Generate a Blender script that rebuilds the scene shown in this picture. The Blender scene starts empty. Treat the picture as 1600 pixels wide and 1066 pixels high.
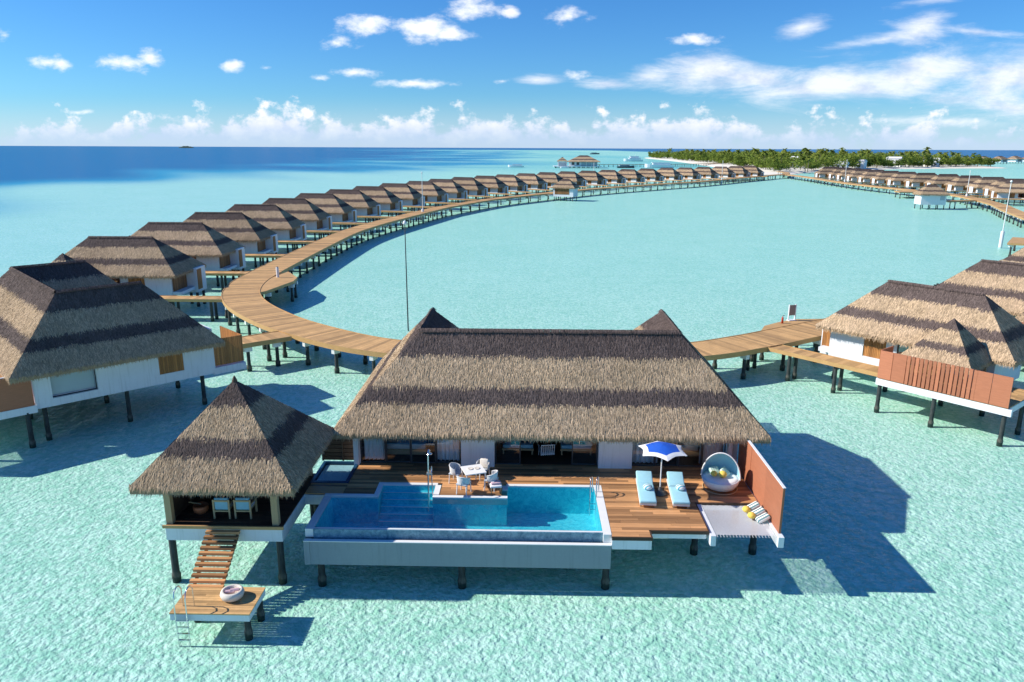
import bpy, bmesh, math, random
from mathutils import Vector, Matrix
random.seed(7)
S = bpy.context.scene
COL = S.collection
PI = math.pi
R = math.radians
V = Vector

# ------------------------------------------------------------------ camera
F_PX, CAM_Z = 1150.0, 16.3
PITCH, ROLL, YAW = math.atan(302 / F_PX), R(0.25), R(1.15)
fw = V((-math.sin(YAW) * math.cos(PITCH), math.cos(YAW) * math.cos(PITCH), -math.sin(PITCH)))
rt0 = V((math.cos(YAW), math.sin(YAW), 0))
up0 = rt0.cross(fw)
rt = rt0 * math.cos(ROLL) + up0 * math.sin(ROLL)
upv = -rt0 * math.sin(ROLL) + up0 * math.cos(ROLL)
cd = bpy.data.cameras.new("camera")
cam = bpy.data.objects.new("camera", cd)
COL.objects.link(cam)
cd.sensor_width = 36
cd.lens = F_PX * 36 / 1600
cd.clip_start, cd.clip_end = 0.5, 90000
m3 = Matrix((rt, upv, -fw)).transposed()
cam.matrix_world = Matrix.Translation((0, 0, CAM_Z)) @ m3.to_4x4()
S.camera = cam

SUN_EL = R(35.0)
SUN_DIR = V((-math.cos(SUN_EL), 0.0, math.sin(SUN_EL))).normalized()

# ------------------------------------------------------------------ node helpers
class NT:
    def __init__(s, tree):
        s.t = tree
        tree.nodes.clear()
    def n(s, kind, **kw):
        nd = s.t.nodes.new(kind)
        for k, v in kw.items():
            if k.startswith("i_"):
                key = k[2:]
                key = int(key) if key.isdigit() else key.replace("_", " ")
                s.put(nd.inputs[key], v)
            else:
                setattr(nd, k, v)
        return nd
    def put(s, sock, v):
        if isinstance(v, bpy.types.NodeSocket):
            s.t.links.new(v, sock)
        elif isinstance(v, bpy.types.Node):
            s.t.links.new(v.outputs[0], sock)
        else:
            if sock.type == 'RGBA' and len(v) == 3:
                v = (*v, 1)
            sock.default_value = v
    def math(s, op, a, b=0.0, c=0.0, clamp=False):
        nd = s.n("ShaderNodeMath", operation=op, use_clamp=clamp)
        for i, v in enumerate((a, b, c)):
            s.put(nd.inputs[i], v)
        return nd.outputs[0]
    def mix(s, fac, a, b, blend='MIX'):
        nd = s.n("ShaderNodeMix", data_type='RGBA', blend_type=blend)
        s.put(nd.inputs[0], fac); s.put(nd.inputs[6], a); s.put(nd.inputs[7], b)
        return nd.outputs[2]
    def noise(s, vec, scale, detail=3, rough=.55, dist=0):
        nd = s.n("ShaderNodeTexNoise")
        if vec is not None: s.put(nd.inputs["Vector"], vec)
        nd.inputs["Scale"].default_value = scale
        nd.inputs["Detail"].default_value = detail
        nd.inputs["Roughness"].default_value = rough
        nd.inputs["Distortion"].default_value = dist
        return nd.outputs[0]
    def ramp(s, fac, stops, interp='LINEAR'):
        nd = s.n("ShaderNodeValToRGB")
        cr = nd.color_ramp
        cr.interpolation = interp
        while len(cr.elements) < len(stops): cr.elements.new(.5)
        for e, (p, c) in zip(cr.elements, stops):
            e.position = p
            e.color = (c, c, c, 1) if isinstance(c, (int, float)) else (*c, 1)
        s.put(nd.inputs[0], fac)
        return nd.outputs[0]
    def scale(s, vec, sc):
        nd = s.n("ShaderNodeVectorMath", operation='MULTIPLY')
        s.put(nd.inputs[0], vec); nd.inputs[1].default_value = sc
        return nd.outputs[0]

def new_mat(name):
    m = bpy.data.materials.new(name)
    m.use_nodes = True
    return m, NT(m.node_tree)

def mat(name, col, rough=.6, var=.12, scale=6.0, tone=0.0, bump=0.0, stretch=(1, 1, 1), metal=0.0, spec=.4, fine=0.0, streak=0.0):
    """painted / wooden / woven surface: base colour varied by noise and by a per-face tone"""
    m, t = new_mat(name)
    tc = t.n("ShaderNodeTexCoord").outputs["Object"]
    v = t.scale(tc, stretch)
    nz = t.noise(v, scale, 4, .6)
    f = t.math('MULTIPLY_ADD', nz, 2 * var, 1 - var)
    if fine:
        f = t.math('MULTIPLY', f, t.math('MULTIPLY_ADD', t.noise(v, scale * 9, 2), 2 * fine, 1 - fine))
    if tone:
        a = t.n("ShaderNodeAttribute", attribute_name="tone").outputs["Fac"]
        f = t.math('MULTIPLY', f, t.math('MULTIPLY_ADD', a, 2 * tone, 1 - tone))
    cmb = t.n("ShaderNodeCombineColor")
    for i in range(3): t.put(cmb.inputs[i], f)
    c = t.mix(1.0, (*col, 1), cmb.outputs[0], 'MULTIPLY')
    if streak:                                           # rain runs and salt marks
        sn = t.noise(t.scale(tc, (5, 5, .35)), 1.3, 4, .7)
        sk = t.n("ShaderNodeMapRange", interpolation_type='SMOOTHSTEP', i_0=sn, i_1=.48, i_2=.72, i_3=0.0, i_4=streak).outputs[0]
        c = t.mix(sk, c, (col[0] * .55, col[1] * .56, col[2] * .5, 1))
    b = t.n("ShaderNodeBsdfPrincipled", i_Base_Color=c, i_Roughness=rough, i_Metallic=metal)
    b.inputs["Specular IOR Level"].default_value = spec
    if bump:
        bp = t.n("ShaderNodeBump", i_Strength=bump, i_Distance=.02)
        t.put(bp.inputs["Height"], nz)
        t.put(b.inputs["Normal"], bp.outputs[0])
    o = t.n("ShaderNodeOutputMaterial")
    t.put(o.inputs[0], b.outputs[0])
    return m

def thatch_mat(name, light, dark):
    m, t = new_mat(name)
    va = t.n("ShaderNodeVectorMath", operation='ADD'); t.put(va.inputs[0], t.n("ShaderNodeTexCoord").outputs["Object"])
    t.put(va.inputs[1], t.math('MULTIPLY', t.n("ShaderNodeObjectInfo").outputs["Random"], 90.0)); tc = va.outputs[0]
    band = t.n("ShaderNodeAttribute", attribute_name="band").outputs["Fac"]
    tone = t.n("ShaderNodeAttribute", attribute_name="tone").outputs["Fac"]
    j = t.math('MULTIPLY_ADD', t.noise(tc, 1.1, 3), .07, -.035)
    fb = t.math('ADD', band, j)
    oi = t.n("ShaderNodeObjectInfo").outputs["Random"]
    isdark = t.ramp(fb, [(0, 0), (.275, 1), (.445, 0), (.745, 1)], 'CONSTANT')
    big = t.noise(tc, .45, 4, .65)
    fine = t.noise(t.scale(tc, (1, 1, .45)), 16, 3)
    f = t.math('MULTIPLY', t.math('MULTIPLY_ADD', big, .7, .65), t.math('MULTIPLY_ADD', fine, .7, .65))
    f = t.math('MULTIPLY', f, t.math('MULTIPLY_ADD', tone, .85, .6)); f = t.math('MULTIPLY', f, t.math('MULTIPLY_ADD', oi, .24, .88))
    warm = t.mix(t.noise(tc, .9, 2), (*light, 1), (light[0] * .86, light[1] * .88, light[2] * .98, 1))
    c = t.mix(isdark, warm, (*dark, 1))
    cmb = t.n("ShaderNodeCombineColor")
    for i in range(3): t.put(cmb.inputs[i], f)
    c = t.mix(1.0, c, cmb.outputs[0], 'MULTIPLY')
    b = t.n("ShaderNodeBsdfPrincipled", i_Base_Color=c, i_Roughness=.85)
    b.inputs["Specular IOR Level"].default_value = .15
    bp = t.n("ShaderNodeBump", i_Strength=.25, i_Distance=.03)
    t.put(bp.inputs["Height"], fine); t.put(b.inputs["Normal"], bp.outputs[0])
    t.put(t.n("ShaderNodeOutputMaterial").inputs[0], b.outputs[0])
    return m

def glass_mat(name, tint=(.92, .96, .98), refl=.07):
    m, t = new_mat(name)
    fr = t.n("ShaderNodeFresnel"); fr.inputs[0].default_value = 1.45
    nz = t.noise(t.n("ShaderNodeTexCoord").outputs["Object"], .8, 2)
    fac = t.math('ADD', fr.outputs[0], t.math('MULTIPLY_ADD', nz, .05, refl - .03), clamp=True)
    tr = t.n("ShaderNodeBsdfTransparent", i_Color=(*tint, 1))
    gl = t.n("ShaderNodeBsdfGlossy", i_Color=(.9, .95, 1, 1), i_Roughness=.03)
    mx = t.n("ShaderNodeMixShader", i_0=fac, i_1=tr.outputs[0], i_2=gl.outputs[0])
    t.put(t.n("ShaderNodeOutputMaterial").inputs[0], mx.outputs[0])
    return m

def stripe_mat(name, a, b, freq, axis=0, rough=.8):
    m, t = new_mat(name)
    tc = t.n("ShaderNodeTexCoord").outputs["Object"]
    sp = t.n("ShaderNodeSeparateXYZ"); t.put(sp.inputs[0], tc)
    w = t.math('SINE', t.math('MULTIPLY', sp.outputs[axis], freq))
    s = t.math('GREATER_THAN', w, .05)
    f = t.math('MULTIPLY_ADD', t.noise(tc, 9, 3), .3, .85)
    c = t.mix(s, (*a, 1), (*b, 1))
    cmb = t.n("ShaderNodeCombineColor")
    for i in range(3): t.put(cmb.inputs[i], f)
    c = t.mix(1.0, c, cmb.outputs[0], 'MULTIPLY')
    bs = t.n("ShaderNodeBsdfPrincipled", i_Base_Color=c, i_Roughness=rough)
    t.put(t.n("ShaderNodeOutputMaterial").inputs[0], bs.outputs[0])
    return m

# ------------------------------------------------------------------ materials
M = {}
M['thatch'] = thatch_mat("thatch", (.48, .345, .205), (.115, .086, .075))
M['white'] = mat("white_render", (.73, .75, .77), .7, .06, 1.2, fine=.03, streak=.3)
M['white_stone'] = mat("white_coping", (.78, .78, .76), .5, .07, 3, fine=.05)
M['grey_conc'] = mat("grey_concrete", (.55, .57, .57), .75, .12, 1.5, fine=.06)
M['deck'] = mat("hardwood_deck", (.46, .235, .10), .5, .35, 2.2, tone=.55, stretch=(.6, 6, 6), fine=.15)
M['deck_gold'] = mat("golden_boards", (.56, .34, .145), .55, .22, 1.4, tone=.3, stretch=(3, 3, 3), fine=.12)
M['walk'] = mat("weathered_boards", (.51, .305, .125), .7, .3, .9, tone=.3, fine=.15)
M['walk_side'] = mat("edge_board", (.50, .30, .12), .6, .25, 2, fine=.12)
M['brown_slat'] = mat("brown_timber", (.27, .125, .045), .55, .25, 3, tone=.35, stretch=(3, 3, .5), fine=.12)
M['orange_slat'] = mat("orange_timber", (.42, .185, .055), .55, .22, 3, tone=.3, stretch=(3, 3, .5), fine=.12)
M['cedar'] = mat("terracotta_boards", (.44, .165, .085), .6, .2, 2.2, tone=.2, stretch=(1, 1, 7), fine=.12)
M['dark_wood'] = mat("dark_timber", (.075, .042, .025), .6, .25, 3, tone=.3, fine=.12)
M['tan_post'] = mat("tan_post", (.42, .30, .17), .6, .2, 3, stretch=(3, 3, .4), fine=.1)
def pile_mat():
    m, t = new_mat("dark_pile")
    tc = t.n("ShaderNodeTexCoord").outputs["Object"]
    z = t.n("ShaderNodeSeparateXYZ"); t.put(z.inputs[0], tc)
    nz = t.noise(tc, 7, 4, .65)
    zz = t.math('ADD', z.outputs[2], t.math('MULTIPLY_ADD', nz, .5, -.25))
    c = t.ramp(t.n("ShaderNodeMapRange", i_0=zz, i_1=-.5, i_2=1.0).outputs[0], [(0, (.015, .03, .025)), (.36, (.02, .035, .028)), (.42, (.10, .10, .08)), (.5, (.05, .055, .045)), (.56, (.028, .036, .035)), (1, (.035, .043, .043))])
    c = t.mix(1.0, c, t.ramp(t.noise(t.scale(tc, (1, 1, .3)), 9, 3), [(.3, .55), (.7, 1.3)]), 'MULTIPLY')
    b = t.n("ShaderNodeBsdfPrincipled", i_Base_Color=c, i_Roughness=.75)
    bp = t.n("ShaderNodeBump", i_Strength=.6, i_Distance=.03); t.put(bp.inputs["Height"], nz); t.put(b.inputs["Normal"], bp.outputs[0])
    t.put(t.n("ShaderNodeOutputMaterial").inputs[0], b.outputs[0])
    return m
M['pile'] = pile_mat()
M['frame'] = mat("dark_aluminium", (.05, .055, .06), .35, .1, 4, spec=.5)
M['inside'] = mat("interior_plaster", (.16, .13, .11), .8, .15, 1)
M['glass'] = glass_mat("clear_glass")
M['glass_dark'] = glass_mat("tinted_glass", (.25, .32, .36), .2)
M['curtain'] = mat("sheer_curtain", (.86, .92, .95), .9, .1, 5, fine=.05)
M['steel'] = mat("polished_steel", (.72, .74, .76), .16, .08, 6, metal=1.0)
M['fabric_white'] = mat("white_fabric", (.78, .77, .75), .9, .08, 8, fine=.06)
M['fabric_aqua'] = mat("aqua_cushion", (.33, .60, .68), .85, .1, 6, fine=.05)
M['fabric_sky'] = mat("sky_blue_lining", (.30, .56, .68), .85, .1, 6, fine=.05)
M['fabric_pink'] = mat("pink_towel", (.62, .42, .45), .9, .15, 10, fine=.1)
M['fabric_grey'] = mat("grey_seat_pad", (.42, .46, .50), .9, .1, 8, fine=.08)
M['yellow'] = mat("yellow_cushion", (.80, .55, .10), .85, .1, 8, fine=.08)
M['mint'] = stripe_mat("mint_stripe", (.40, .66, .50), (.72, .80, .70), 60, 0)
M['stripe'] = stripe_mat("teal_white_stripe", (.80, .80, .78), (.10, .38, .46), 48, 1)
M['stripe_dark'] = stripe_mat("charcoal_white_stripe", (.80, .80, .76), (.09, .20, .22), 42, 1)
M['blue_canvas'] = mat("royal_blue_canvas", (.012, .10, .52), .7, .14, 3, fine=.06)
M['wicker'] = mat("white_wicker", (.72, .71, .69), .7, .15, 30, bump=.5, fine=.15)
M['wicker_cream'] = mat("cream_wicker", (.70, .64, .55), .7, .2, 28, bump=.5, fine=.15)
M['copper'] = mat("copper_bowl", (.46, .15, .07), .45, .2, 6, metal=.3)
M['pale_wood'] = mat("pale_teak", (.50, .36, .20), .55, .2, 5, fine=.1)
def net_mat():
    m, t = new_mat("hammock_net")
    nz = t.noise(t.n("ShaderNodeTexCoord").outputs["Object"], 30, 2)
    d = t.n("ShaderNodeBsdfDiffuse", i_Color=(.80, .80, .81, 1)); tr = t.n("ShaderNodeBsdfTransparent")
    mx = t.n("ShaderNodeMixShader", i_0=t.math('MULTIPLY_ADD', nz, .3, .38), i_1=tr.outputs[0], i_2=d.outputs[0])
    t.put(t.n("ShaderNodeOutputMaterial").inputs[0], mx.outputs[0])
    return m
M['net'] = net_mat()
M['red'] = mat("red_paint", (.5, .06, .03), .5, .1, 5)
M['pool_tile'] = mat("blue_mosaic", (.03, .40, .52), .35, .12, 1.2, fine=.25)
M['tub_tile'] = mat('navy_tile', (.012, .06, .13), .35, .12, 2)
M['grey_tile'] = mat('grey_stone_tile', (.24, .29, .32), .5, .08, 1.5, fine=.06, streak=.3)
M['trunk'] = mat("palm_bark", (.22, .17, .12), .85, .3, 3)
M['hull'] = mat("white_hull", (.80, .82, .84), .3, .05, 1)
M['hull_dark'] = mat("dark_hull", (.05, .06, .08), .35, .1, 1)
M['roof_grey'] = mat("grey_roof", (.30, .27, .24), .8, .2, .6)
M['rock'] = mat("breakwater_rock", (.28, .24, .20), .9, .35, .3)
M['sand'] = mat("coral_sand", (.80, .74, .62), .9, .08, .08)

def leaf_mat(name, a, b):
    m, t = new_mat(name)
    tone = t.n("ShaderNodeAttribute", attribute_name="tone").outputs["Fac"]
    oi = t.n("ShaderNodeObjectInfo").outputs["Random"]
    f = t.math('ADD', t.math('MULTIPLY', tone, .6), t.math('MULTIPLY', oi, .4), clamp=True)
    c = t.mix(f, (*a, 1), (*b, 1))
    d = t.n("ShaderNodeBsdfDiffuse", i_Color=c)
    tr = t.n("ShaderNodeBsdfTranslucent", i_Color=c)
    mx = t.n("ShaderNodeMixShader", i_0=.3, i_1=d.outputs[0], i_2=tr.outputs[0])
    t.put(t.n("ShaderNodeOutputMaterial").inputs[0], mx.outputs[0])
    return m
M['frond'] = leaf_mat("palm_frond", (.065, .125, .025), (.31, .34, .07))
M['leaf'] = leaf_mat("broad_leaf", (.045, .10, .022), (.25, .31, .06))

def water_mat(name, tint, wave, near_amp, refl_max=.55, rough=.06, far_fade=True):
    """rippled water: tinted clear sheet + reflection growing towards grazing angles"""
    m, t = new_mat(name)
    tc = t.n("ShaderNodeTexCoord").outputs["Object"]
    h1 = t.noise(tc, wave, 3, .6, .3)
    h2 = t.noise(t.scale(tc, (1, .45, 1)), wave * .23, 2, .5)
    h = t.math('ADD', t.math('MULTIPLY', h1, .5), h2)
    bp = t.n("ShaderNodeBump", i_Strength=1.0, i_Distance=near_amp)
    t.put(bp.inputs["Height"], h)
    fr = t.n("ShaderNodeFresnel"); fr.inputs[0].default_value = 1.33
    t.put(fr.inputs["Normal"], bp.outputs[0])
    fac = t.math('MINIMUM', t.math('MULTIPLY', fr.outputs[0], .6), refl_max)
    tr = t.n("ShaderNodeBsdfTransparent", i_Color=(*tint, 1))
    gl = t.n("ShaderNodeBsdfGlossy", i_Color=(1, 1, 1, 1), i_Roughness=rough)
    t.put(gl.inputs["Normal"], bp.outputs[0])
    mx = t.n("ShaderNodeMixShader", i_0=fac, i_1=tr.outputs[0], i_2=gl.outputs[0])
    t.put(t.n("ShaderNodeOutputMaterial").inputs[0], mx.outputs[0])
    return m
M['sea'] = water_mat("sea_water", (.76, .985, .965), 2.4, .20, .16, .10)
def mosaic(name="blue_mosaic", ca=(.04, .58, .70, 1), cb=(.22, .92, .95, 1)):
    m, t = new_mat(name)
    tc = t.n("ShaderNodeTexCoord").outputs["Object"]
    n1 = t.noise(t.scale(tc, (1, 1.6, 1)), 4.5, 3, .6, .8); n2 = t.noise(tc, 24, 2)
    f = t.n("ShaderNodeMapRange", i_0=t.math('ADD', t.math('MULTIPLY', n1, .75), t.math('MULTIPLY', n2, .25)), i_1=.34, i_2=.68).outputs[0]
    c = t.mix(f, ca, cb)
    b = t.n("ShaderNodeBsdfPrincipled", i_Base_Color=c, i_Roughness=.4)
    bp = t.n("ShaderNodeBump", i_Strength=.7, i_Distance=.05); t.put(bp.inputs["Height"], n1); t.put(b.inputs["Normal"], bp.outputs[0])
    t.put(t.n("ShaderNodeOutputMaterial").inputs[0], b.outputs[0])
    return m
M['pool_tile'] = mosaic()  # pale blotches paint sunlight rippling through the water into the tile colour
M['weir_tile'] = mosaic('dark_mosaic', (.05, .16, .24, 1), (.26, .44, .52, 1))
M['pool_water'] = water_mat("pool_water", (.72, .95, .99), 3.0, .05, .4, .03)

def seabed_mat():
    m, t = new_mat("seabed_sand")
    tc = t.n("ShaderNodeTexCoord").outputs["Object"]
    col = t.n("ShaderNodeAttribute", attribute_name="zone").outputs["Color"]
    fade = t.n("ShaderNodeAttribute", attribute_name="ripple").outputs["Fac"]
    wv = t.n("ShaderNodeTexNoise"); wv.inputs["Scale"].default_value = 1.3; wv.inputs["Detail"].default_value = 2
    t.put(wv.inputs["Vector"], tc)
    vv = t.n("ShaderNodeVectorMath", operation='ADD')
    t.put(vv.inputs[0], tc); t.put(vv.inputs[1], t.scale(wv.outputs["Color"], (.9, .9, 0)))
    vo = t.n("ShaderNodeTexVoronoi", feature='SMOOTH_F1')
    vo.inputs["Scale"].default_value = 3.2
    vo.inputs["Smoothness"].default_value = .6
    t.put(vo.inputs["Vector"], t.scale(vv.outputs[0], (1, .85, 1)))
    n1 = t.noise(tc, 1.4, 3, .6, .3)
    n2 = t.noise(tc, 6.5, 4, .7, .6)
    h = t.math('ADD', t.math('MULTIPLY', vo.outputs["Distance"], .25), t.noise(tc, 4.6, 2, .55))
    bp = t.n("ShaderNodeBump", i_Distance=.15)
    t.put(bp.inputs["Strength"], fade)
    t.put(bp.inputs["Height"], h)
    # pale sand in broad patches; finer blotches paint caustic light into its colour
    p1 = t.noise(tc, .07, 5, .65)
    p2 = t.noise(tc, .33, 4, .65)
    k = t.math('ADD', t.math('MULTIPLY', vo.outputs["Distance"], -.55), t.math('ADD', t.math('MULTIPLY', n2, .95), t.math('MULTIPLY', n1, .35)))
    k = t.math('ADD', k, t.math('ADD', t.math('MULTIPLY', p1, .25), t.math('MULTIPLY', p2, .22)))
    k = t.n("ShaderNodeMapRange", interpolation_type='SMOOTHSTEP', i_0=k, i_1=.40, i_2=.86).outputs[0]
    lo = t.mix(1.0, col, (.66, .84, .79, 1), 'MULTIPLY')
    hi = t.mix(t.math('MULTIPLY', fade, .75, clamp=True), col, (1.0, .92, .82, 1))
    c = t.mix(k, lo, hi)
    deepf = t.n("ShaderNodeAttribute", attribute_name="depth").outputs["Fac"]
    c = t.mix(deepf, c, col)
    d = t.n("ShaderNodeBsdfDiffuse", i_Color=c)
    t.put(d.inputs["Normal"], bp.outputs[0])
    t.put(t.n("ShaderNodeOutputMaterial").inputs[0], d.outputs[0])
    return m
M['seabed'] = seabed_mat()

# ------------------------------------------------------------------ mesh builder
class MB:
    def __init__(s):
        s.v, s.f, s.mi, s.tone, s.band, s.sm = [], [], [], [], [], []
    def face(s, pts, mi=0, tone=.5, band=None, smooth=False):
        b = len(s.v)
        for k, p in enumerate(pts):
            s.v.append(tuple(p)); s.band.append(0.0 if band is None else (band[k] if isinstance(band, (list, tuple)) else band))
        s.f.append(tuple(range(b, b + len(pts)))); s.mi.append(mi); s.tone.append(tone); s.sm.append(smooth)
    def grid(s, rows, mi=0, tone=.5, smooth=True, closed=False):
        """rows of equal length joined into quads, shared vertices"""
        b = len(s.v); n = len(rows[0])
        for r in rows:
            for p in r: s.v.append(tuple(p)); s.band.append(0.0)
        for i in range(len(rows) - 1):
            for j in range(n if closed else n - 1):
                k = (j + 1) % n
                s.f.append((b + i * n + j, b + i * n + k, b + (i + 1) * n + k, b + (i + 1) * n + j))
                s.mi.append(mi); s.tone.append(tone); s.sm.append(smooth)
    def box(s, x0, y0, z0, x1, y1, z1, mi=0, tone=None, M4=None):
        tn = random.random() if tone is None else tone
        p = [V((x, y, z)) for z in (z0, z1) for y in (y0, y1) for x in (x0, x1)]
        if M4: p = [M4 @ q for q in p]
        for q in ((0, 2, 3, 1), (4, 5, 7, 6), (0, 1, 5, 4), (2, 6, 7, 3), (0, 4, 6, 2), (1, 3, 7, 5)):
            s.face([p[i] for i in q], mi, tn)
    def prism(s, poly, z0, z1, mi=0, tone=.5, mi_side=None):
        n = len(poly); ms = mi if mi_side is None else mi_side
        s.face([(x, y, z1) for x, y in poly], mi, tone)
        s.face([(x, y, z0) for x, y in reversed(poly)], ms, tone)
        for i in range(n):
            a, b = poly[i], poly[(i + 1) % n]
            s.face([(*a, z0), (*b, z0), (*b, z1), (*a, z1)], ms, tone)
    def tube(s, pts, r, n=8, mi=0, r2=None, cap=True):
        pts = [V(p) for p in pts]
        rows = []
        for i, p in enumerate(pts):
            d = (pts[min(i + 1, len(pts) - 1)] - pts[max(i - 1, 0)]).normalized()
            a = d.cross(V((0, 0, 1)) if abs(d.z) < .9 else V((1, 0, 0))).normalized()
            b = d.cross(a)
            rr = r if r2 is None else r + (r2 - r) * i / max(1, len(pts) - 1)
            rows.append([p + a * rr * math.cos(2 * PI * k / n) + b * rr * math.sin(2 * PI * k / n) for k in range(n)])
        s.grid(rows, mi, random.random(), True, True)
        if cap:
            s.face(list(reversed(rows[0])), mi); s.face(rows[-1], mi)
    def lathe(s, prof, n=24, mi=0, M4=None, cx=0, cy=0, smooth=True):
        rows = []
        for r, z in prof:
            q = [V((cx + r * math.cos(2 * PI * k / n), cy + r * math.sin(2 * PI * k / n), z)) for k in range(n)]
            if M4: q = [M4 @ p for p in q]
            rows.append(q)
        s.grid(rows, mi, .5, smooth, True)
    def pad(s, x0, y0, z0, x1, y1, z1, mi=0, b=.05, M4=None, seg=3):
        """soft cushion: rounded box"""
        bm = bmesh.new()
        bmesh.ops.create_cube(bm, size=1)
        for v in bm.verts:
            v.co = V(((x0 + x1) / 2 + v.co.x * (x1 - x0), (y0 + y1) / 2 + v.co.y * (y1 - y0), (z0 + z1) / 2 + v.co.z * (z1 - z0)))
        bmesh.ops.bevel(bm, geom=bm.edges[:], offset=min(b, .49 * min(x1 - x0, y1 - y0, z1 - z0)), segments=seg, profile=.5, affect='EDGES')
        o = len(s.v)
        bm.verts.index_update()
        for v in bm.verts:
            s.v.append(tuple(M4 @ v.co if M4 else v.co)); s.band.append(0.0)
        for f in bm.faces:
            s.f.append(tuple(o + v.index for v in f.verts)); s.mi.append(mi); s.tone.append(.5); s.sm.append(True)
        bm.free()
    def ball(s, c, r, mi=0, sq=(1, 1, 1), n=14, M4=None):
        rows = []
        for i in range(n // 2 + 1):
            a = -PI / 2 + PI * i / (n // 2)
            rr = max(1e-4, math.cos(a))
            q = [V((rr * math.cos(2 * PI * k / n) * r * sq[0], rr * math.sin(2 * PI * k / n) * r * sq[1], math.sin(a) * r * sq[2])) for k in range(n)]
            if M4: q = [M4 @ p for p in q]
            rows.append([p + V(c) for p in q])
        s.grid(rows, mi, .5, True, True)
    def build(s, name, mats, parent=None, off=(0, 0, 0), kind=None):
        me = bpy.data.meshes.new(name)
        ox, oy, oz = off
        me.from_pydata([(x - ox, y - oy, z - oz) for x, y, z in s.v], [], s.f)
        for k in (mats if isinstance(mats, (list, tuple)) else [mats]): me.materials.append(M[k])
        me.polygons.foreach_set("material_index", s.mi)
        me.polygons.foreach_set("use_smooth", s.sm)
        a = me.attributes.new("tone", 'FLOAT', 'FACE'); a.data.foreach_set("value", s.tone)
        if any(s.band):
            a = me.attributes.new("band", 'FLOAT', 'POINT'); a.data.foreach_set("value", s.band)
        me.update()
        o = bpy.data.objects.new(name, me)
        COL.objects.link(o)
        if parent: o.parent = parent
        if kind: o['kind'] = kind
        return o

def thing(name, label, cat, loc=(0, 0, 0), rz=0.0, group=None):
    o = bpy.data.objects.new(name, None)
    o.empty_display_size = .3
    COL.objects.link(o)
    o.location = loc; o.rotation_euler = (0, 0, rz)
    o['label'] = label; o['category'] = cat
    if group: o['group'] = group
    return o

def tag(o, label, cat, group=None):
    o['label'] = label; o['category'] = cat
    if group: o['group'] = group
    return o

def place(o, loc, rz=0.0):
    o.location = loc; o.rotation_euler = (0, 0, rz)
    return o

KIDS = {}
def index_children():
    KIDS.clear()
    for o in COL.objects:
        if o.parent: KIDS.setdefault(o.parent.name, []).append(o)
def copy_tree(o, parent=None, skip=()):
    c = o.copy(); COL.objects.link(c)
    if parent: c.parent = parent
    for ch in KIDS.get(o.name, ()):
        if ch.name.split('.')[0] not in skip: copy_tree(ch, c, skip)
    return c

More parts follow.
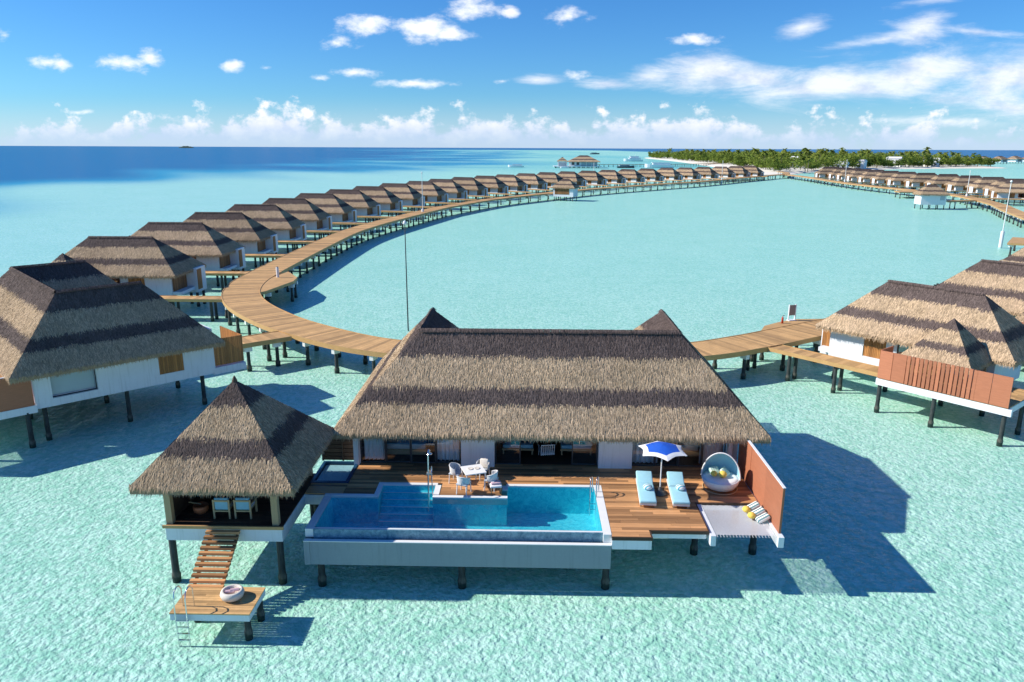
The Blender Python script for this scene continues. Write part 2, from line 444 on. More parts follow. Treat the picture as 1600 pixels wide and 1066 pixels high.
# ------------------------------------------------------------------ thatch roofs
def thatch_roof(name, polys, ez, rz, parent, dens, seed, blen=.42, bw=.045, fringe=55, thick=.28, caps=()):
    rnd = random.Random(seed)
    mb = MB()
    fr = lambda z: max(.001, min(1, (z - ez) / (rz - ez)))
    polys = [[V(p) for p in poly] for poly in polys]
    key = lambda p: (round(p.x, 3), round(p.y, 3), round(p.z, 3))
    cnt = {}
    for P in polys:
        for i in range(len(P)):
            e = frozenset((key(P[i]), key(P[(i + 1) % len(P)])))
            cnt[e] = cnt.get(e, 0) + 1
    def blade(root, d, n, L, w, fb, tone=None, lift=None):
        lat = n.cross(d).normalized()
        lf = rnd.uniform(.0, .03) if lift is None else lift
        tip = root + d * L + n * lf
        r0 = root + n * rnd.uniform(.0, .025)
        twist = n * rnd.uniform(-.004, .004)
        mb.face([r0 - lat * w + twist, tip, r0 + lat * w - twist], 0, rnd.random() if tone is None else tone, fb)
    for P in polys:
        n = (P[1] - P[0]).cross(P[2] - P[0]).normalized()
        if n.z < 0: P.reverse(); n = -n
        d = V((n.x, n.y, 0)).normalized()
        d = (d - n * d.dot(n)).normalized()
        lat = n.cross(d)
        mb.face(P, 0, .35, [fr(p.z) for p in P])
        mb.face([p - V((0, 0, thick)) for p in reversed(P)], 0, 0.1, .35)
        tris = [(P[0], P[i], P[i + 1]) for i in range(1, len(P) - 1)]
        for a, b, c in tris:
            area = (b - a).cross(c - a).length / 2
            for _ in range(int(area * dens)):
                r1, r2 = math.sqrt(rnd.random()), rnd.random()
                p = a * (1 - r1) + b * (r1 * (1 - r2)) + c * (r1 * r2)
                ang = rnd.gauss(0, .16)
                dd = d * math.cos(ang) + lat * math.sin(ang)
                fb = fr(p.z) + rnd.gauss(0, .012)
                blade(p, dd, n, blen * rnd.uniform(.6, 1.35), bw * rnd.uniform(.6, 1.4), max(.001, min(1, fb)))
        for i in range(len(P)):
            a, b = P[i], P[(i + 1) % len(P)]
            if cnt[frozenset((key(a), key(b)))] > 1: continue
            dn = V((0, 0, thick))
            mb.face([a, a - dn, b - dn, b], 0, .2, .05)
            L = (b - a).length
            for layer in range(3):
                for _ in range(int(L * fringe / 3)):
                    p = a + (b - a) * rnd.random() - V((0, 0, rnd.uniform(0, thick)))
                    q = p - d * .12
                    ang = rnd.gauss(0, .2)
                    dd = (d * (.9 - .25 * layer) + V((0, 0, -.35 - .2 * layer)) + lat * math.sin(ang)).normalized()
                    blade(q, dd, n, blen * rnd.uniform(.7, 1.3), bw * 1.1, .05, rnd.random() * (1 - .2 * layer), lift=rnd.uniform(-.02, .06))
    for a, b in caps:                                   # rounded ridge roll of bundled thatch
        a, b = V(a), V(b)
        dr = (b - a).normalized()
        la = dr.cross(V((0, 0, 1))).normalized()
        rows = []
        ns = max(2, int((b - a).length / .5))
        for i in range(ns + 1):
            p = a + (b - a) * i / ns
            rr = .075 + rnd.uniform(-.02, .03)
            rows.append([p + la * rr * math.cos(t) * 1.5 + V((0, 0, rr * math.sin(t) - .05)) for t in [PI * k / 6 for k in range(7)]])
        st = len(mb.v)
        mb.grid(rows, 0, .55, False)
        for k in range(st, len(mb.v)): mb.band[k] = .97
        for _ in range(int((b - a).length * dens * .6)):
            p = a + (b - a) * rnd.random() + V((0, 0, .1))
            sgn = rnd.choice((-1, 1))
            dd = (la * sgn + V((0, 0, -.75)) + dr * rnd.gauss(0, .3)).normalized()
            nn = (la * sgn * .7 + V((0, 0, .8))).normalized()
            blade(p, dd, nn, blen * rnd.uniform(.6, 1.2), bw, .97)
    return mb.build(name, 'thatch', parent)

def hip(L, w, ez, rz, cx=0, cy=0):
    """rectangle hip roof, ridge along x"""
    k = L - w
    A, B, C, D = (cx - L, cy - w, ez), (cx + L, cy - w, ez), (cx + L, cy + w, ez), (cx - L, cy + w, ez)
    if k < .05:
        T = (cx, cy, rz)
        return [[A, B, T], [B, C, T], [C, D, T], [D, A, T]], []
    P, Q = (cx - k, cy, rz), (cx + k, cy, rz)
    return [[A, B, Q, P], [B, C, Q], [C, D, P, Q], [D, A, P]], [(P, Q)]

# ------------------------------------------------------------------ small builders
def planks(mb, x0, y0, x1, y1, z, w=.175, along='x', mi=0, th=.04, lmin=1.2, lmax=3.2, gap=.008):
    if along == 'x': a0, a1, b0, b1 = x0, x1, y0, y1
    else: a0, a1, b0, b1 = y0, y1, x0, x1
    n = max(1, round((b1 - b0) / w)); w = (b1 - b0) / n
    for i in range(n):
        p = a0
        q = a0 + random.uniform(.3, lmax)
        while p < a1 - 1e-6:
            q = min(q, a1)
            if a1 - q < .4: q = a1
            u0, u1 = p + gap / 2, q - gap / 2
            v0, v1 = b0 + i * w + gap / 2, b0 + (i + 1) * w - gap / 2
            dz = random.uniform(-.003, .003)
            if along == 'x': mb.box(u0, v0, z - th, u1, v1, z + dz, mi)
            else: mb.box(v0, u0, z - th, v1, u1, z + dz, mi)
            p = q; q = p + random.uniform(lmin, lmax)

def slats(mb, x0, x1, y, z0, z1, w=.13, axis='x', th=.05, mi=0, gap=.02):
    n = max(1, round((x1 - x0) / w)); w = (x1 - x0) / n
    for i in range(n):
        a, b = x0 + i * w + gap / 2, x0 + (i + 1) * w - gap / 2
        if axis == 'x': mb.box(a, y - th / 2, z0, b, y + th / 2, z1, mi)
        else: mb.box(y - th / 2, a, z0, y + th / 2, b, z1, mi)

PILE = None
def pile(parent, x, y, top, r=.13, name='pillar'):
    """one stilt, its mesh shared by all of the same height"""
    global PILE
    PILE = PILE or {}
    k = (round(top, 2), round(r, 2))
    if k not in PILE:
        mb = MB()
        mb.lathe([(r * .98, top), (r, .35), (r * 1.05, .22), (r * 1.3, .12), (r * 1.22, -.05), (r * 1.1, -.6)], 12, 0)
        o = mb.build(name, 'pile', parent)
        PILE[k] = o.data
    else:
        o = bpy.data.objects.new(name, PILE[k]); COL.objects.link(o); o.parent = parent
    o.location = (x, y, 0)
    return o

# ------------------------------------------------------------------ the big U-shaped villa (origin at its centre on the water)
EZ, RZ = 4.25, 8.0
def glazed_bay(parent, x0, x1, y, z0, z1, n, open_mid=False):
    """a bay of sliding doors: each leaf a part with its pane"""
    w = (x1 - x0) / n
    for i in range(n):
        if open_mid and 0 < i < n - 1: continue
        a, b = x0 + i * w, x0 + (i + 1) * w
        mb = MB(); t = .055; yy = y + (.06 if i % 2 else 0)
        mb.box(a, yy - .03, z0, a + t, yy + .03, z1); mb.box(b - t, yy - .03, z0, b, yy + .03, z1)
        mb.box(a + t, yy - .03, z0, b - t, yy + .03, z0 + t); mb.box(a + t, yy - .03, z1 - t, b - t, yy + .03, z1)
        d = mb.build('sliding_door', 'frame', parent)
        g = MB(); g.face([(a + t, yy, z0 + t), (b - t, yy, z0 + t), (b - t, yy, z1 - t), (a + t, yy, z1 - t)])
        g.build('pane', 'glass', d)

def curtain(parent, x0, x1, y, z0, z1):
    mb = MB(); n = int((x1 - x0) * 44); ph = random.random() * 6
    def yy(u): return y + .06 * math.sin(u * 31 + ph) + .03 * math.sin(u * 67 + ph * 2)
    rows = [[(x0 + (x1 - x0) * k / n, yy(x0 + (x1 - x0) * k / n) * 1, z) for k in range(n + 1)] for z in (z0, (z0 + z1) / 2, z1)]
    mb.grid(rows, 0)
    mb.build('curtain', 'curtain', parent)

def u_villa():
    t = thing('pool_villa', 'largest thatched villa with broad striped roof, open terrace and pool in front', 'villa', (1.07, 35.75, 0))
    hw, hd, w = 9.53, 5.85, 7.0
    k = w / 2
    polys, caps = [], []
    FL, FR, BR, BL = (-hw, -hd, EZ), (hw, -hd, EZ), (hw, hd, EZ), (-hw, hd, EZ)
    ri = hw - k
    Rn, Rf, Ln, Lf = (ri, -hd + k, RZ), (ri, hd - k, RZ), (-ri, -hd + k, RZ), (-ri, hd - k, RZ)
    iR, iRv, iL, iLv = (hw - w, hd, EZ), (hw - w, -hd + w, EZ), (-hw + w, hd, EZ), (-hw + w, -hd + w, EZ)
    polys = [[FL, FR, Rn, Ln], [FR, BR, Rf, Rn], [BR, iR, Rf], [iR, iRv, Rn, Rf], [iRv, iLv, Ln, Rn],
             [BL, FL, Ln, Lf], [iL, BL, Lf], [iLv, iL, Lf, Ln]]
    thatch_roof('roof', polys, EZ, RZ, t, 430, 3, blen=.25, bw=.02, fringe=170, caps=[(Ln, Rn), (Rn, Rf), (Ln, Lf)])
    # slab and walls
    mb = MB()
    z0, z1 = 1.95, 4.95
    for a in ((-8.58, -4.7, 8.28, 1.0), (3.02, 1.0, 8.28, 5.28), (-8.58, 1.0, -3.02, 5.28)):
        mb.box(a[0], a[1], 1.95, a[2], a[3], 2.27, 0)
    mb.build('floor_slab', 'dark_wood', t)
    # right (outer) wall with window openings: built from butted pieces round the openings
    def side_wall(x0, x1, ops, name='wall'):
        mb = MB(); y = -4.7
        for (a, b, za, zb) in ops + [(5.3, 5.3, z0, z1)]:
            if a > y: mb.box(x0, y, z0, x1, a, z1, 0, .5)
            if b > a:
                if za > z0: mb.box(x0, a, z0, x1, b, za, 0, .5)
                if zb < z1: mb.box(x0, a, zb, x1, b, z1, 0, .5)
            y = b
        return mb.build(name, 'white', t)
    side_wall(8.3, 8.5, [(-3.8, -1.45, 2.4, z1), (2.05, 3.55, 2.55, z1)])
    # recessed pale panel window and a slatted shutter in that wall
    mb = MB(); mb.box(8.02, -3.8, 2.4, 8.1, -1.45, z1)
    wd = mb.build('window', 'white', t)
    g = MB(); g.box(8.12, -3.74, 2.46, 8.14, -1.5, z1 - .05); g.build('pane', 'glass_pale', wd)
    mb = MB(); slats(mb, 2.05, 3.55, 8.42, 2.55, z1, .12, 'y')
    mb.build('shutter', 'orange_slat', t)
    side_wall(-8.8, -8.6, [(-1, 1, 2.6, 4.4)])
    mb = MB()
    mb.box(3.0, 5.3, z0, 8.5, 5.5, z1, 0, .5); mb.box(-8.8, 5.3, z0, -3.0, 5.5, z1, 0, .5)
    mb.box(2.8, 1.0, z0, 3.0, 5.5, z1, 0, .5); mb.box(-3.0, 1.0, z0, -2.8, 5.5, z1, 0, .5)
    mb.box(-2.8, 1.0, z0, 2.8, 1.2, z1, 0, .5)
    mb.build('wall', 'white', t)
    # slatted service box at the back corner
    mb = MB(); slats(mb, 5.5, 7.6, 8.1, 2.3, 4.1, .12, 'y'); slats(mb, 4.6, 8.1, 7.6, 2.3, 4.1, .12, 'x')
    mb.build('timber_screen', 'orange_slat', t)
    mb = MB(); mb.box(4.6, 5.5, 1.75, 8.2, 7.7, 2.2); mb.build('service_platform', 'white', t)
    # front piers
    for a, b in ((-3.97, -2.46), (2.23, 3.74)):
        mb = MB(); mb.box(a, -4.95, 2.3, b, -4.45, z1, 0, .5); mb.build('pier', 'white', t)
    for a, b in ((-8.85, -8.62), (8.02, 8.2)):
        mb = MB(); mb.box(a, -4.95, 2.3, b, -4.6, z1, 0, .5); mb.build('pier', 'white', t)
    # dark rooms behind the glass
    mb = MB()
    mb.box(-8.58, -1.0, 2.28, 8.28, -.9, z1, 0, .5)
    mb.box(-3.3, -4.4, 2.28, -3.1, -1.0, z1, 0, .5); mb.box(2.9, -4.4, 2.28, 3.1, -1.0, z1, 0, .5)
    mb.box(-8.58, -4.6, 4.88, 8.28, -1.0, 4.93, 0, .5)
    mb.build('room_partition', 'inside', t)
    glazed_bay(t, -8.6, -3.99, -4.62, 2.3, 4.9, 4)
    glazed_bay(t, -2.44, 2.21, -4.62, 2.3, 4.9, 4, True)
    glazed_bay(t, 3.76, 8.0, -4.62, 2.3, 4.9, 4)
    for a, b in ((-8.5, -7.5), (-5.2, -4.1), (3.85, 5.0), (6.9, 7.9)):
        curtain(t, a, b, -4.3, 2.32, 4.86)
    for x in (-8.2, -3.2, 3.2, 7.9):
        for y in (-4.2, .2, 4.8):
            if abs(x) < 4 and y > 1: x2 = x
            pile(t, x, y, 1.95)
    return t

M['glass_pale'] = mat("frosted_pane", (.36, .46, .52), .12, .1, .7, spec=.6)
VILLA = u_villa()

# --- terrace, pool, screen and net belong to the near villa only (world coordinates, VILLA's origin taken off)
OFF = (1.07, 35.75, 0)
ZD = 2.3
mb = MB()
for x0, y0, x1, y1 in ((-9.25, 29.07, -6.2, 31.15), (-9.25, 27.95, -6.2, 29.07)): pass
planks(mb, -7.6, 29.07, 9.55, 31.15, ZD)                 # along the front of the rooms
planks(mb, -7.6, 27.95, -6.3, 29.07, ZD)
planks(mb, -9.2, 27.95, -7.6, 28.95, ZD)
planks(mb, 3.27, 27.62, 9.55, 29.07, ZD)
planks(mb, 3.27, 25.28, 6.95, 27.62, ZD)
planks(mb, 3.27, 24.76, 4.72, 25.28, ZD)
planks(mb, -3.55, 27.95, -.98, 29.07, ZD)
deck = mb.build('deck', 'deck', VILLA, OFF)
mb = MB()                                                # darker trim board round the deck edge
mb.box(3.26, 24.70, 2.17, 4.78, 24.755, 2.298); mb.box(4.725, 24.76, 2.17, 4.78, 25.22, 2.298); mb.box(4.78, 25.22, 2.17, 7.0, 25.275, 2.298)
mb.box(6.955, 25.28, 2.17, 7.0, 27.6, 2.298); mb.box(7.0, 27.56, 2.17, 9.55, 27.615, 2.298)
mb.build('edge_board', 'dark_wood', deck, OFF)
mb = MB()                                                # white beams below the deck
for bx in ((3.27, 24.74, 1.78, 4.75, 25.2, 2.165), (4.76, 25.3, 1.95, 6.9, 31, 2.2), (-9.1, 28.0, 1.95, -6.3, 31, 2.2), (3.27, 25.2, 1.95, 4.76, 31, 2.2), (6.9, 27.62, 1.95, 9.5, 31, 2.2)):
    mb = MB(); mb.box(*bx, 0, .5); mb.build('deck_beam', 'white', VILLA, OFF)
for x0, x1, y0, y1 in ((7.0, 7.2, 25.0, 27.55), (9.505, 9.72, 24.95, 31.1)):
    mb = MB(); mb.box(x0, y0, 1.82, x1, y1, 2.24, 0, .5); mb.build('net_beam', 'white', VILLA, OFF)
mb = MB()
planks(mb, -7.6, 31.16, -7.35, 31.17, ZD)
# hammock net between the two beams
n = 28
mb = MB()
rows = []
for i in range(n + 1):
    row = []
    for j in range(n + 1):
        u, v = i / n, j / n
        sag = .09 * math.sin(PI * u) * math.sin(PI * v)
        sc = .03 * abs(math.sin(v * PI * 9)) if i in (0, n) else 0
        row.append((7.22 + 2.24 * v, 25.12 + 2.42 * u + (sc if i == 0 else -sc), 2.22 - sag))
    rows.append(row)
mb.grid(rows, 0)
for v in range(0, 19):
    x = 7.26 + 2.16 * v / 18
    mb.tube([(x, 25.0, 2.2), (x, 25.14, 2.215)], .012, 5)
mb.build('hammock_net', 'net', VILLA, OFF)
# privacy screen
mb = MB()
for k, (a, b) in enumerate(((25.256, 27.2), (27.2, 29.2), (29.2, 31.0))):
    mb.box(9.6 + .012 * (k % 2), a, 2.242, 9.68 + .012 * (k % 2), b, 4.098, 0)
pw = mb.build('privacy_screen', 'cedar', VILLA, OFF)
mb = MB(); mb.box(9.593, 25.25, 4.1, 9.7, 31.0, 4.125, 0, .5)
mb.build('trim', 'white', pw, OFF)
# dark panel beside the rooms, left
mb = MB()
for k in range(2):
    for z in [2.32 + .2 * i for i in range(6)]:
        mb.box(-9.3 + .95 * k, 31.3, z, -8.4 + .95 * k, 31.35, z + .17)
mb.box(-9.36, 31.25, 2.3, -9.28, 31.4, 3.7); mb.box(-8.42, 31.25, 2.3, -8.36, 31.4, 3.7); mb.box(-9.28, 31.36, 2.3, -7.4, 31.4, 3.62)
mb.build('timber_screen', 'dark_wood', VILLA, OFF)
# plunge tub at the far left corner of the terrace
mb = MB()
mb.box(-9.2, 29.0, 1.6, -7.65, 31.1, 1.68, 1)
mb.box(-9.25, 28.96, 1.6, -9.13, 31.14, 2.34, 0); mb.box(-7.75, 28.96, 1.6, -7.61, 31.14, 2.34, 0)
mb.box(-9.13, 28.96, 1.6, -7.75, 29.08, 2.34, 0); mb.box(-9.13, 31.02, 1.6, -7.75, 31.14, 2.34, 0)
tub = mb.build('plunge_tub', ['tub_tile', 'tub_tile'], VILLA, OFF)
mb = MB(); mb.face([(-9.13, 29.08, 2.26), (-7.75, 29.08, 2.26), (-7.75, 31.02, 2.26), (-9.13, 31.02, 2.26)]); mb.build('tub_water', 'pool_water', tub, OFF)

# pool basin
mb = MB()
zf, zw = 1.05, 2.262
mb.face([(-8.0, 25.25, zf), (2.95, 25.25, zf), (2.95, 28.85, zf), (-8.0, 28.85, zf)], 0)
def wallq(a, b, z0, z1, mi=0, tone=.5): mb.face([(*a, z0), (*b, z0), (*b, z1), (*a, z1)], mi, tone)
for a, b in (((-8, 25.25), (-8, 27.8)), ((-8, 27.8), (-6.1, 27.8)), ((-6.1, 27.8), (-6.1, 28.85)), ((-6.1, 28.85), (-3.8, 28.85)),
             ((-3.8, 28.85), (-3.8, 27.72)), ((-3.8, 27.72), (-.75, 27.72)), ((-.75, 27.72), (-.75, 28.85)), ((-.75, 28.85), (2.95, 28.85)), ((2.95, 28.85), (2.95, 25.25))):
    wallq(a, b, zf, 2.25)
for i in range(5):                                       # steps down into the water
    mb.box(-6.08, 28.85 - .26 * (i + 1), zf, -3.82, 28.85 - .26 * i, 2.05 - .2 * i, 0, .8)
basin = mb.build('infinity_pool', 'pool_tile', VILLA, OFF)
mb = MB(); mb.box(-8.02, 25.02, 1.55, 2.98, 25.2, 2.285, 0, .3); mb.build('weir', 'weir_tile', basin, OFF)
mb = MB(); mb.face([(-8.0, 25.2, zw), (2.95, 25.2, zw), (2.95, 28.85, zw), (-8.0, 28.85, zw)]); mb.build('pool_water', 'pool_water', basin, OFF)
mb = MB()
mb.face([(-8.1, 24.72, .96), (3.25, 24.72, .96), (3.25, 24.72, 1.94), (-8.1, 24.72, 1.94)], 0, .5)      # outer trough and fascia
mb.box(-8.1, 24.721, .96, 3.25, 24.98, 1.9, 0, .5)
mb.box(-8.32, 24.7, .96, -8.1, 27.95, 1.93, 0, .5)
mb.box(2.99, 24.985, .965, 3.24, 28.9, 2.2, 0, .5)
mb.box(-8.1, 24.985, .965, 2.99, 28.9, 1.02, 0, .5); mb.box(-8.1, 27.86, 1.02, -6.2, 27.94, 2.2, 0, .5)
mb.build('pool_shell', 'grey_tile', basin, OFF)
mb = MB()
mb.box(-8.32, 24.69, 1.935, 3.26, 24.86, 1.965, 0)
mb.box(2.96, 24.87, 1.97, 3.262, 29.05, 2.312, 0); mb.box(-.8, 28.86, 2.2, 2.96, 29.06, 2.312, 0)
mb.box(-6.28, 28.86, 2.2, -3.74, 29.06, 2.312, 0); mb.box(-6.28, 27.76, 2.2, -6.08, 28.86, 2.312, 0); mb.box(-8.32, 27.76, 2.2, -6.28, 27.94, 2.312, 0)
mb.box(-8.32, 25.0, 1.97, -8.02, 27.76, 2.30, 0)
mb.box(-8.02, 25.06, 2.287, 2.95, 25.15, 2.297, 0)
mb.box(-3.82, 27.72, 2.0, -3.58, 28.86, 2.312, 0); mb.box(-3.58, 27.72, 2.0, -.72, 27.92, 2.312, 0); mb.box(-.95, 28.5, 2.0, -.72, 28.86, 2.305, 0)
mb.build('coping', 'white_stone', basin, OFF)
for i in range(5):                                       # pale nosing on each submerged step
    mb = MB(); mb.box(-6.06, 28.846 - .26 * (i + 1), 2.052 - .2 * i, -3.84, 28.90 - .26 * (i + 1), 2.06 - .2 * i); mb.build('step_nosing', 'white_stone', basin, OFF)
mb = MB()
for x in (2.72, 2.98):
    mb.tube([(x - .02, 27.9, 1.5), (x - .02, 27.95, 2.9), (x, 28.06, 3.06), (x + .04, 28.2, 3.1), (x + .1, 28.34, 3.02), (x + .12, 28.42, 2.8), (x + .12, 28.42, 2.31)], .024, 8)
for z in (1.75, 2.0): mb.tube([(2.7, 27.92, z), (2.98, 27.92, z)], .02, 6)
mb.build('pool_ladder', 'steel', basin, OFF)
mb = MB()                                                # outdoor pool shower post with its head
mb.tube([(-3.98, 27.66, 1.7), (-3.96, 27.7, 4.2)], .032, 8); mb.tube([(-3.84, 27.95, 2.3), (-3.86, 27.93, 3.6)], .024, 8)
mb.tube([(-3.96, 27.7, 4.2), (-3.95, 27.85, 4.36), (-3.93, 28.0, 4.3), (-3.93, 28.06, 4.12)], .026, 8); mb.lathe([(.001, 4.14), (.1, 4.12), (.1, 4.08), (.001, 4.07)], 12, 0, None, -3.93, 28.08)
mb.box(-4.03, 27.64, 3.35, -3.82, 27.98, 3.42, 0)
mb.build('pool_shower', 'steel', basin, OFF)
for x, y, h in ((-7.84, 25.15, .97), (-2.4, 25.15, .97), (3.15, 25.25, .97), (-7.8, 27.4, .97), (3.0, 27.8, .97), (7.13, 27.85, 1.96), (9.6, 27.95, 1.9), (5.0, 28.5, 1.96), (9.6, 30.6, 1.9), (-8.9, 28.5, 1.95)):
    pile(VILLA, x - OFF[0], y - OFF[1], h, .135)

# ------------------------------------------------------------------ pavilion with its own pyramid roof
PV = thing('pavilion', 'square open pavilion with striped pyramid thatch roof beside the pool', 'pavilion', (-11.43, 27.3, 0))
po = (-11.43, 27.3, 0)
pp, _ = hip(3.0, 3.0, 4.27, 7.45)
thatch_roof('roof', pp, 4.27, 7.45, PV, 560, 5, blen=.23, bw=.018, fringe=190)
mb = MB(); mb.lathe([(.09, 7.2), (.11, 7.4), (.07, 7.52), (.03, 7.6), (.001, 7.64)], 10); mb.build('finial', 'dark_wood', PV)
mb = MB(); planks(mb, -13.72, 25.1, -9.22, 29.9, ZD, .14); planks(mb, -9.22, 28.0, -9.19, 29, ZD)
d2 = mb.build('deck', 'dark_wood', PV, po)
mb = MB(); mb.box(-13.8, 25.03, 2.21, -9.16, 25.095, 2.33); mb.build('edge_board', 'deck_gold', d2, po)
mb = MB(); mb.box(-13.72, 25.1, 1.68, -9.24, 25.3, 2.2, 0, .5); mb.box(-9.44, 25.3, 1.68, -9.24, 29.95, 2.2, 0, .5); mb.box(-13.72, 25.3, 1.68, -13.5, 29.95, 2.2, 0, .5); mb.box(-13.5, 29.75, 1.68, -9.44, 29.95, 2.2, 0, .5)
mb.box(-9.24, 28.02, 1.75, -8.33, 28.3, 2.2, 0, .5)
mb.build('deck_beam', 'white', PV, po)
for x, y in ((-13.58, 25.3), (-9.5, 25.3), (-13.58, 29.7), (-9.5, 29.7)):
    mb = MB(); mb.box(x - .12, y - .12, 2.3, x + .12, y + .12, 4.9); mb.build('post', 'tan_post', PV, po)
mb = MB()
mb.box(-13.66, 25.45, 2.3, -13.56, 29.6, 4.4); mb.box(-12.0, 29.66, 2.3, -9.62, 29.74, 4.4); mb.box(-13.4, 29.66, 2.3, -12.9, 29.74, 4.4)
mb.build('wall', 'dark_wood', PV, po)
mb = MB(); mb.box(-12.85, 29.6, 2.5, -11.9, 29.68, 4.2, 0, .5); mb.build('wall_panel', 'white', PV, po)
for x, y in ((-13.6, 25.25), (-9.42, 25.25), (-13.6, 29.6), (-9.42, 29.6)): pile(PV, x - po[0], y - po[1], 1.7, .135)

# ------------------------------------------------------------------ stair and swimming platform
ST = thing('staircase', 'wooden open stair descending from pavilion deck to the low swim platform', 'stairs', (-11.45, 24.2, 0)); so = (-11.45, 24.2, 0)
N = 11
for i in range(N):
    f = i / (N - 1)
    y = 25.0 - f * 1.78; z = 2.2 - f * 1.18
    mb = MB(); mb.box(-12.08 + random.uniform(-.01, .01), y - .16, z - .1, -10.8, y + .0, z); mb.build('tread', 'deck_gold' if 0 else 'deck', ST, so)
for x in (-11.95, -10.95):
    mb = MB()
    mb.face([(x, 25.05, 2.14), (x, 23.1, .93), (x, 23.1, .75), (x, 25.05, 1.9)]); mb.face([(x + .06, 25.05, 2.14), (x + .06, 25.05, 1.9), (x + .06, 23.1, .75), (x + .06, 23.1, .93)])
    mb.face([(x, 25.05, 2.14), (x + .06, 25.05, 2.14), (x + .06, 23.1, .93), (x, 23.1, .93)]); mb.face([(x, 25.05, 1.9), (x, 23.1, .75), (x + .06, 23.1, .75), (x + .06, 25.05, 1.9)])
    mb.build('stringer', 'dark_wood', ST, so)
SP = thing('swim_platform', 'low wooden swimming platform with a steel ladder into the lagoon', 'platform', (-10.65, 22.3, 0)); spo = (-10.65, 22.3, 0)
mb = MB(); planks(mb, -12.02, 21.52, -9.27, 23.12, 1.0, .125, 'x', 0, .04, 1.4, 2.8); d3 = mb.build('deck', 'deck_gold', SP, spo)
mb = MB(); mb.box(-12.0, 21.53, .72, -9.29, 21.65, .955, 0, .5); mb.box(-9.41, 21.65, .72, -9.29, 23.1, .955, 0, .5); mb.box(-12.0, 21.65, .72, -11.88, 23.1, .955, 0, .5); mb.box(-11.88, 22.98, .72, -9.41, 23.1, .955, 0, .5)
mb.build('frame', 'white', SP, spo)
for x, y in ((-9.5, 21.85), (-9.45, 22.9), (-11.7, 22.8)): pile(SP, x - spo[0], y - spo[1], .73, .11)
mb = MB()
for x in (-11.72, -11.33):
    mb.tube([(x, 21.95, 1.0), (x, 21.93, 1.7), (x - .01, 21.82, 1.86), (x - .02, 21.68, 1.9), (x - .03, 21.52, 1.82), (x - .03, 21.42, 1.6), (x - .02, 21.4, 1.0), (x, 21.38, -.3)], .022, 8)
ld = mb.build('ladder', 'steel', SP, spo)
for z in (.05, .3, .55, .8):
    mb = MB(); mb.box(-11.73, 21.36, z - .015, -11.31, 21.43, z + .015); mb.build('rung', 'steel', ld, spo)
mb = MB(); mb.lathe([(.001, .005), (.27, .005), (.37, .08), (.41, .2), (.37, .31), (.3, .34), (.26, .29), (.23, .2), (.001, .17)], 28)
tag(place(mb.build('basket', 'wicker_cream', None), (-10.2, 22.45, 1.0)), 'round cream woven basket holding rolled towels on the swim platform', 'basket')
for i, (dx, dy, a) in enumerate(((-.06, -.03, .2), (.09, .03, .3))):
    mb = MB(); q = Matrix.Rotation(a, 4, 'Z'); mb.tube([q @ V((-.15, 0, 0)), q @ V((.15, 0, 0))], .065, 12)
    o = mb.build('towel', 'fabric_pink', None); tag(place(o, (-10.2 + dx, 22.45 + dy, 1.27 + .03 * i)), ['rolled pink towel lying lower in the round platform basket', 'rolled pink towel resting on top in the round platform basket'][i], 'towel', 'towels in the basket')

# ------------------------------------------------------------------ furniture
def lounger(label, x, y, first=None):
    t = thing('sun_lounger', label, 'sun lounger', (x, y, ZD), R(-4), 'aqua sun loungers on the deck')
    mb = MB(); mb.box(-.33, -1.16, .12, .33, 1.2, .2); mb.build('frame', 'wicker', t)
    for lx in (-.28, .28):
        for ly in (-1.05, 1.05):
            mb = MB(); mb.box(lx - .03, ly - .03, 0, lx + .03, ly + .03, .12); mb.build('leg', 'pale_wood', t)
    mb = MB(); mb.pad(-.34, -1.2, .2, .34, .5, .34, 0, .05)
    mb.pad(-.34, -.02, -.07, .34, .78, .07, 0, .05, Matrix.Translation((0, .5, .27)) @ Matrix.Rotation(R(16), 4, 'X'))
    mb.build('mattress', 'fabric_aqua', t)
    return t
lounger('left one of two aqua padded sun loungers, beside the pool', 5.04, 28.2)
lounger('right one of two aqua padded sun loungers, nearer the round daybed', 6.36, 28.16)
for x, y, l in ((5.08, 28.05, 'teal striped round cushion on the sun lounger beside the pool'), (6.43, 28.05, 'teal striped round cushion on the sun lounger nearer the daybed')):
    mb = MB(); mb.ball((0, 0, 0), .2, 0, (1, 1, .55)); o = mb.build('cushion', 'stripe', None)
    tag(place(o, (x, y, ZD + .44), .4), l, 'cushion', 'striped cushions on the loungers')

UM = thing('parasol', 'six-pointed blue and white parasol standing between the two sun loungers', 'parasol', (5.66, 28.38, ZD))
mb = MB(); mb.tube([(0, 0, .06), (0, 0, 2.2)], .025, 8); mb.build('pole', 'fabric_white', UM)
mb = MB(); mb.lathe([(.001, 0), (.32, 0), (.32, .05), (.1, .09), (.05, .3), (.035, .3)], 24); mb.build('base', 'frame', UM)
mb = MB()
tips = [R(-88 + 60 * k) for k in range(6)]
def ring(f, zc):
    out = []
    for k in range(6):
        for s_ in range(4):
            u = s_ / 4; a = tips[k] + u * R(60)
            flat = math.cos(R(30)) / math.cos(u * R(60) - R(30))
            scal = 1 - .13 * math.sin(PI * u) * f ** 3
            rr = 1.06 * f * flat * scal
            out.append(V((rr * math.cos(a), rr * math.sin(a), 2.22 - .30 * f ** 1.25 + .05 * math.sin(PI * u) * f)))
    return out
rr = [ring(f, 0) for f in (.02, .25, .45, .70)]
mb.grid(rr, 0, .5, False, True); mb.grid([ring(f, 0) for f in (.70, .86, 1.0)], 1, .5, False, True)
cn = mb.build('canopy', ['blue_canvas', 'fabric_white'], UM)
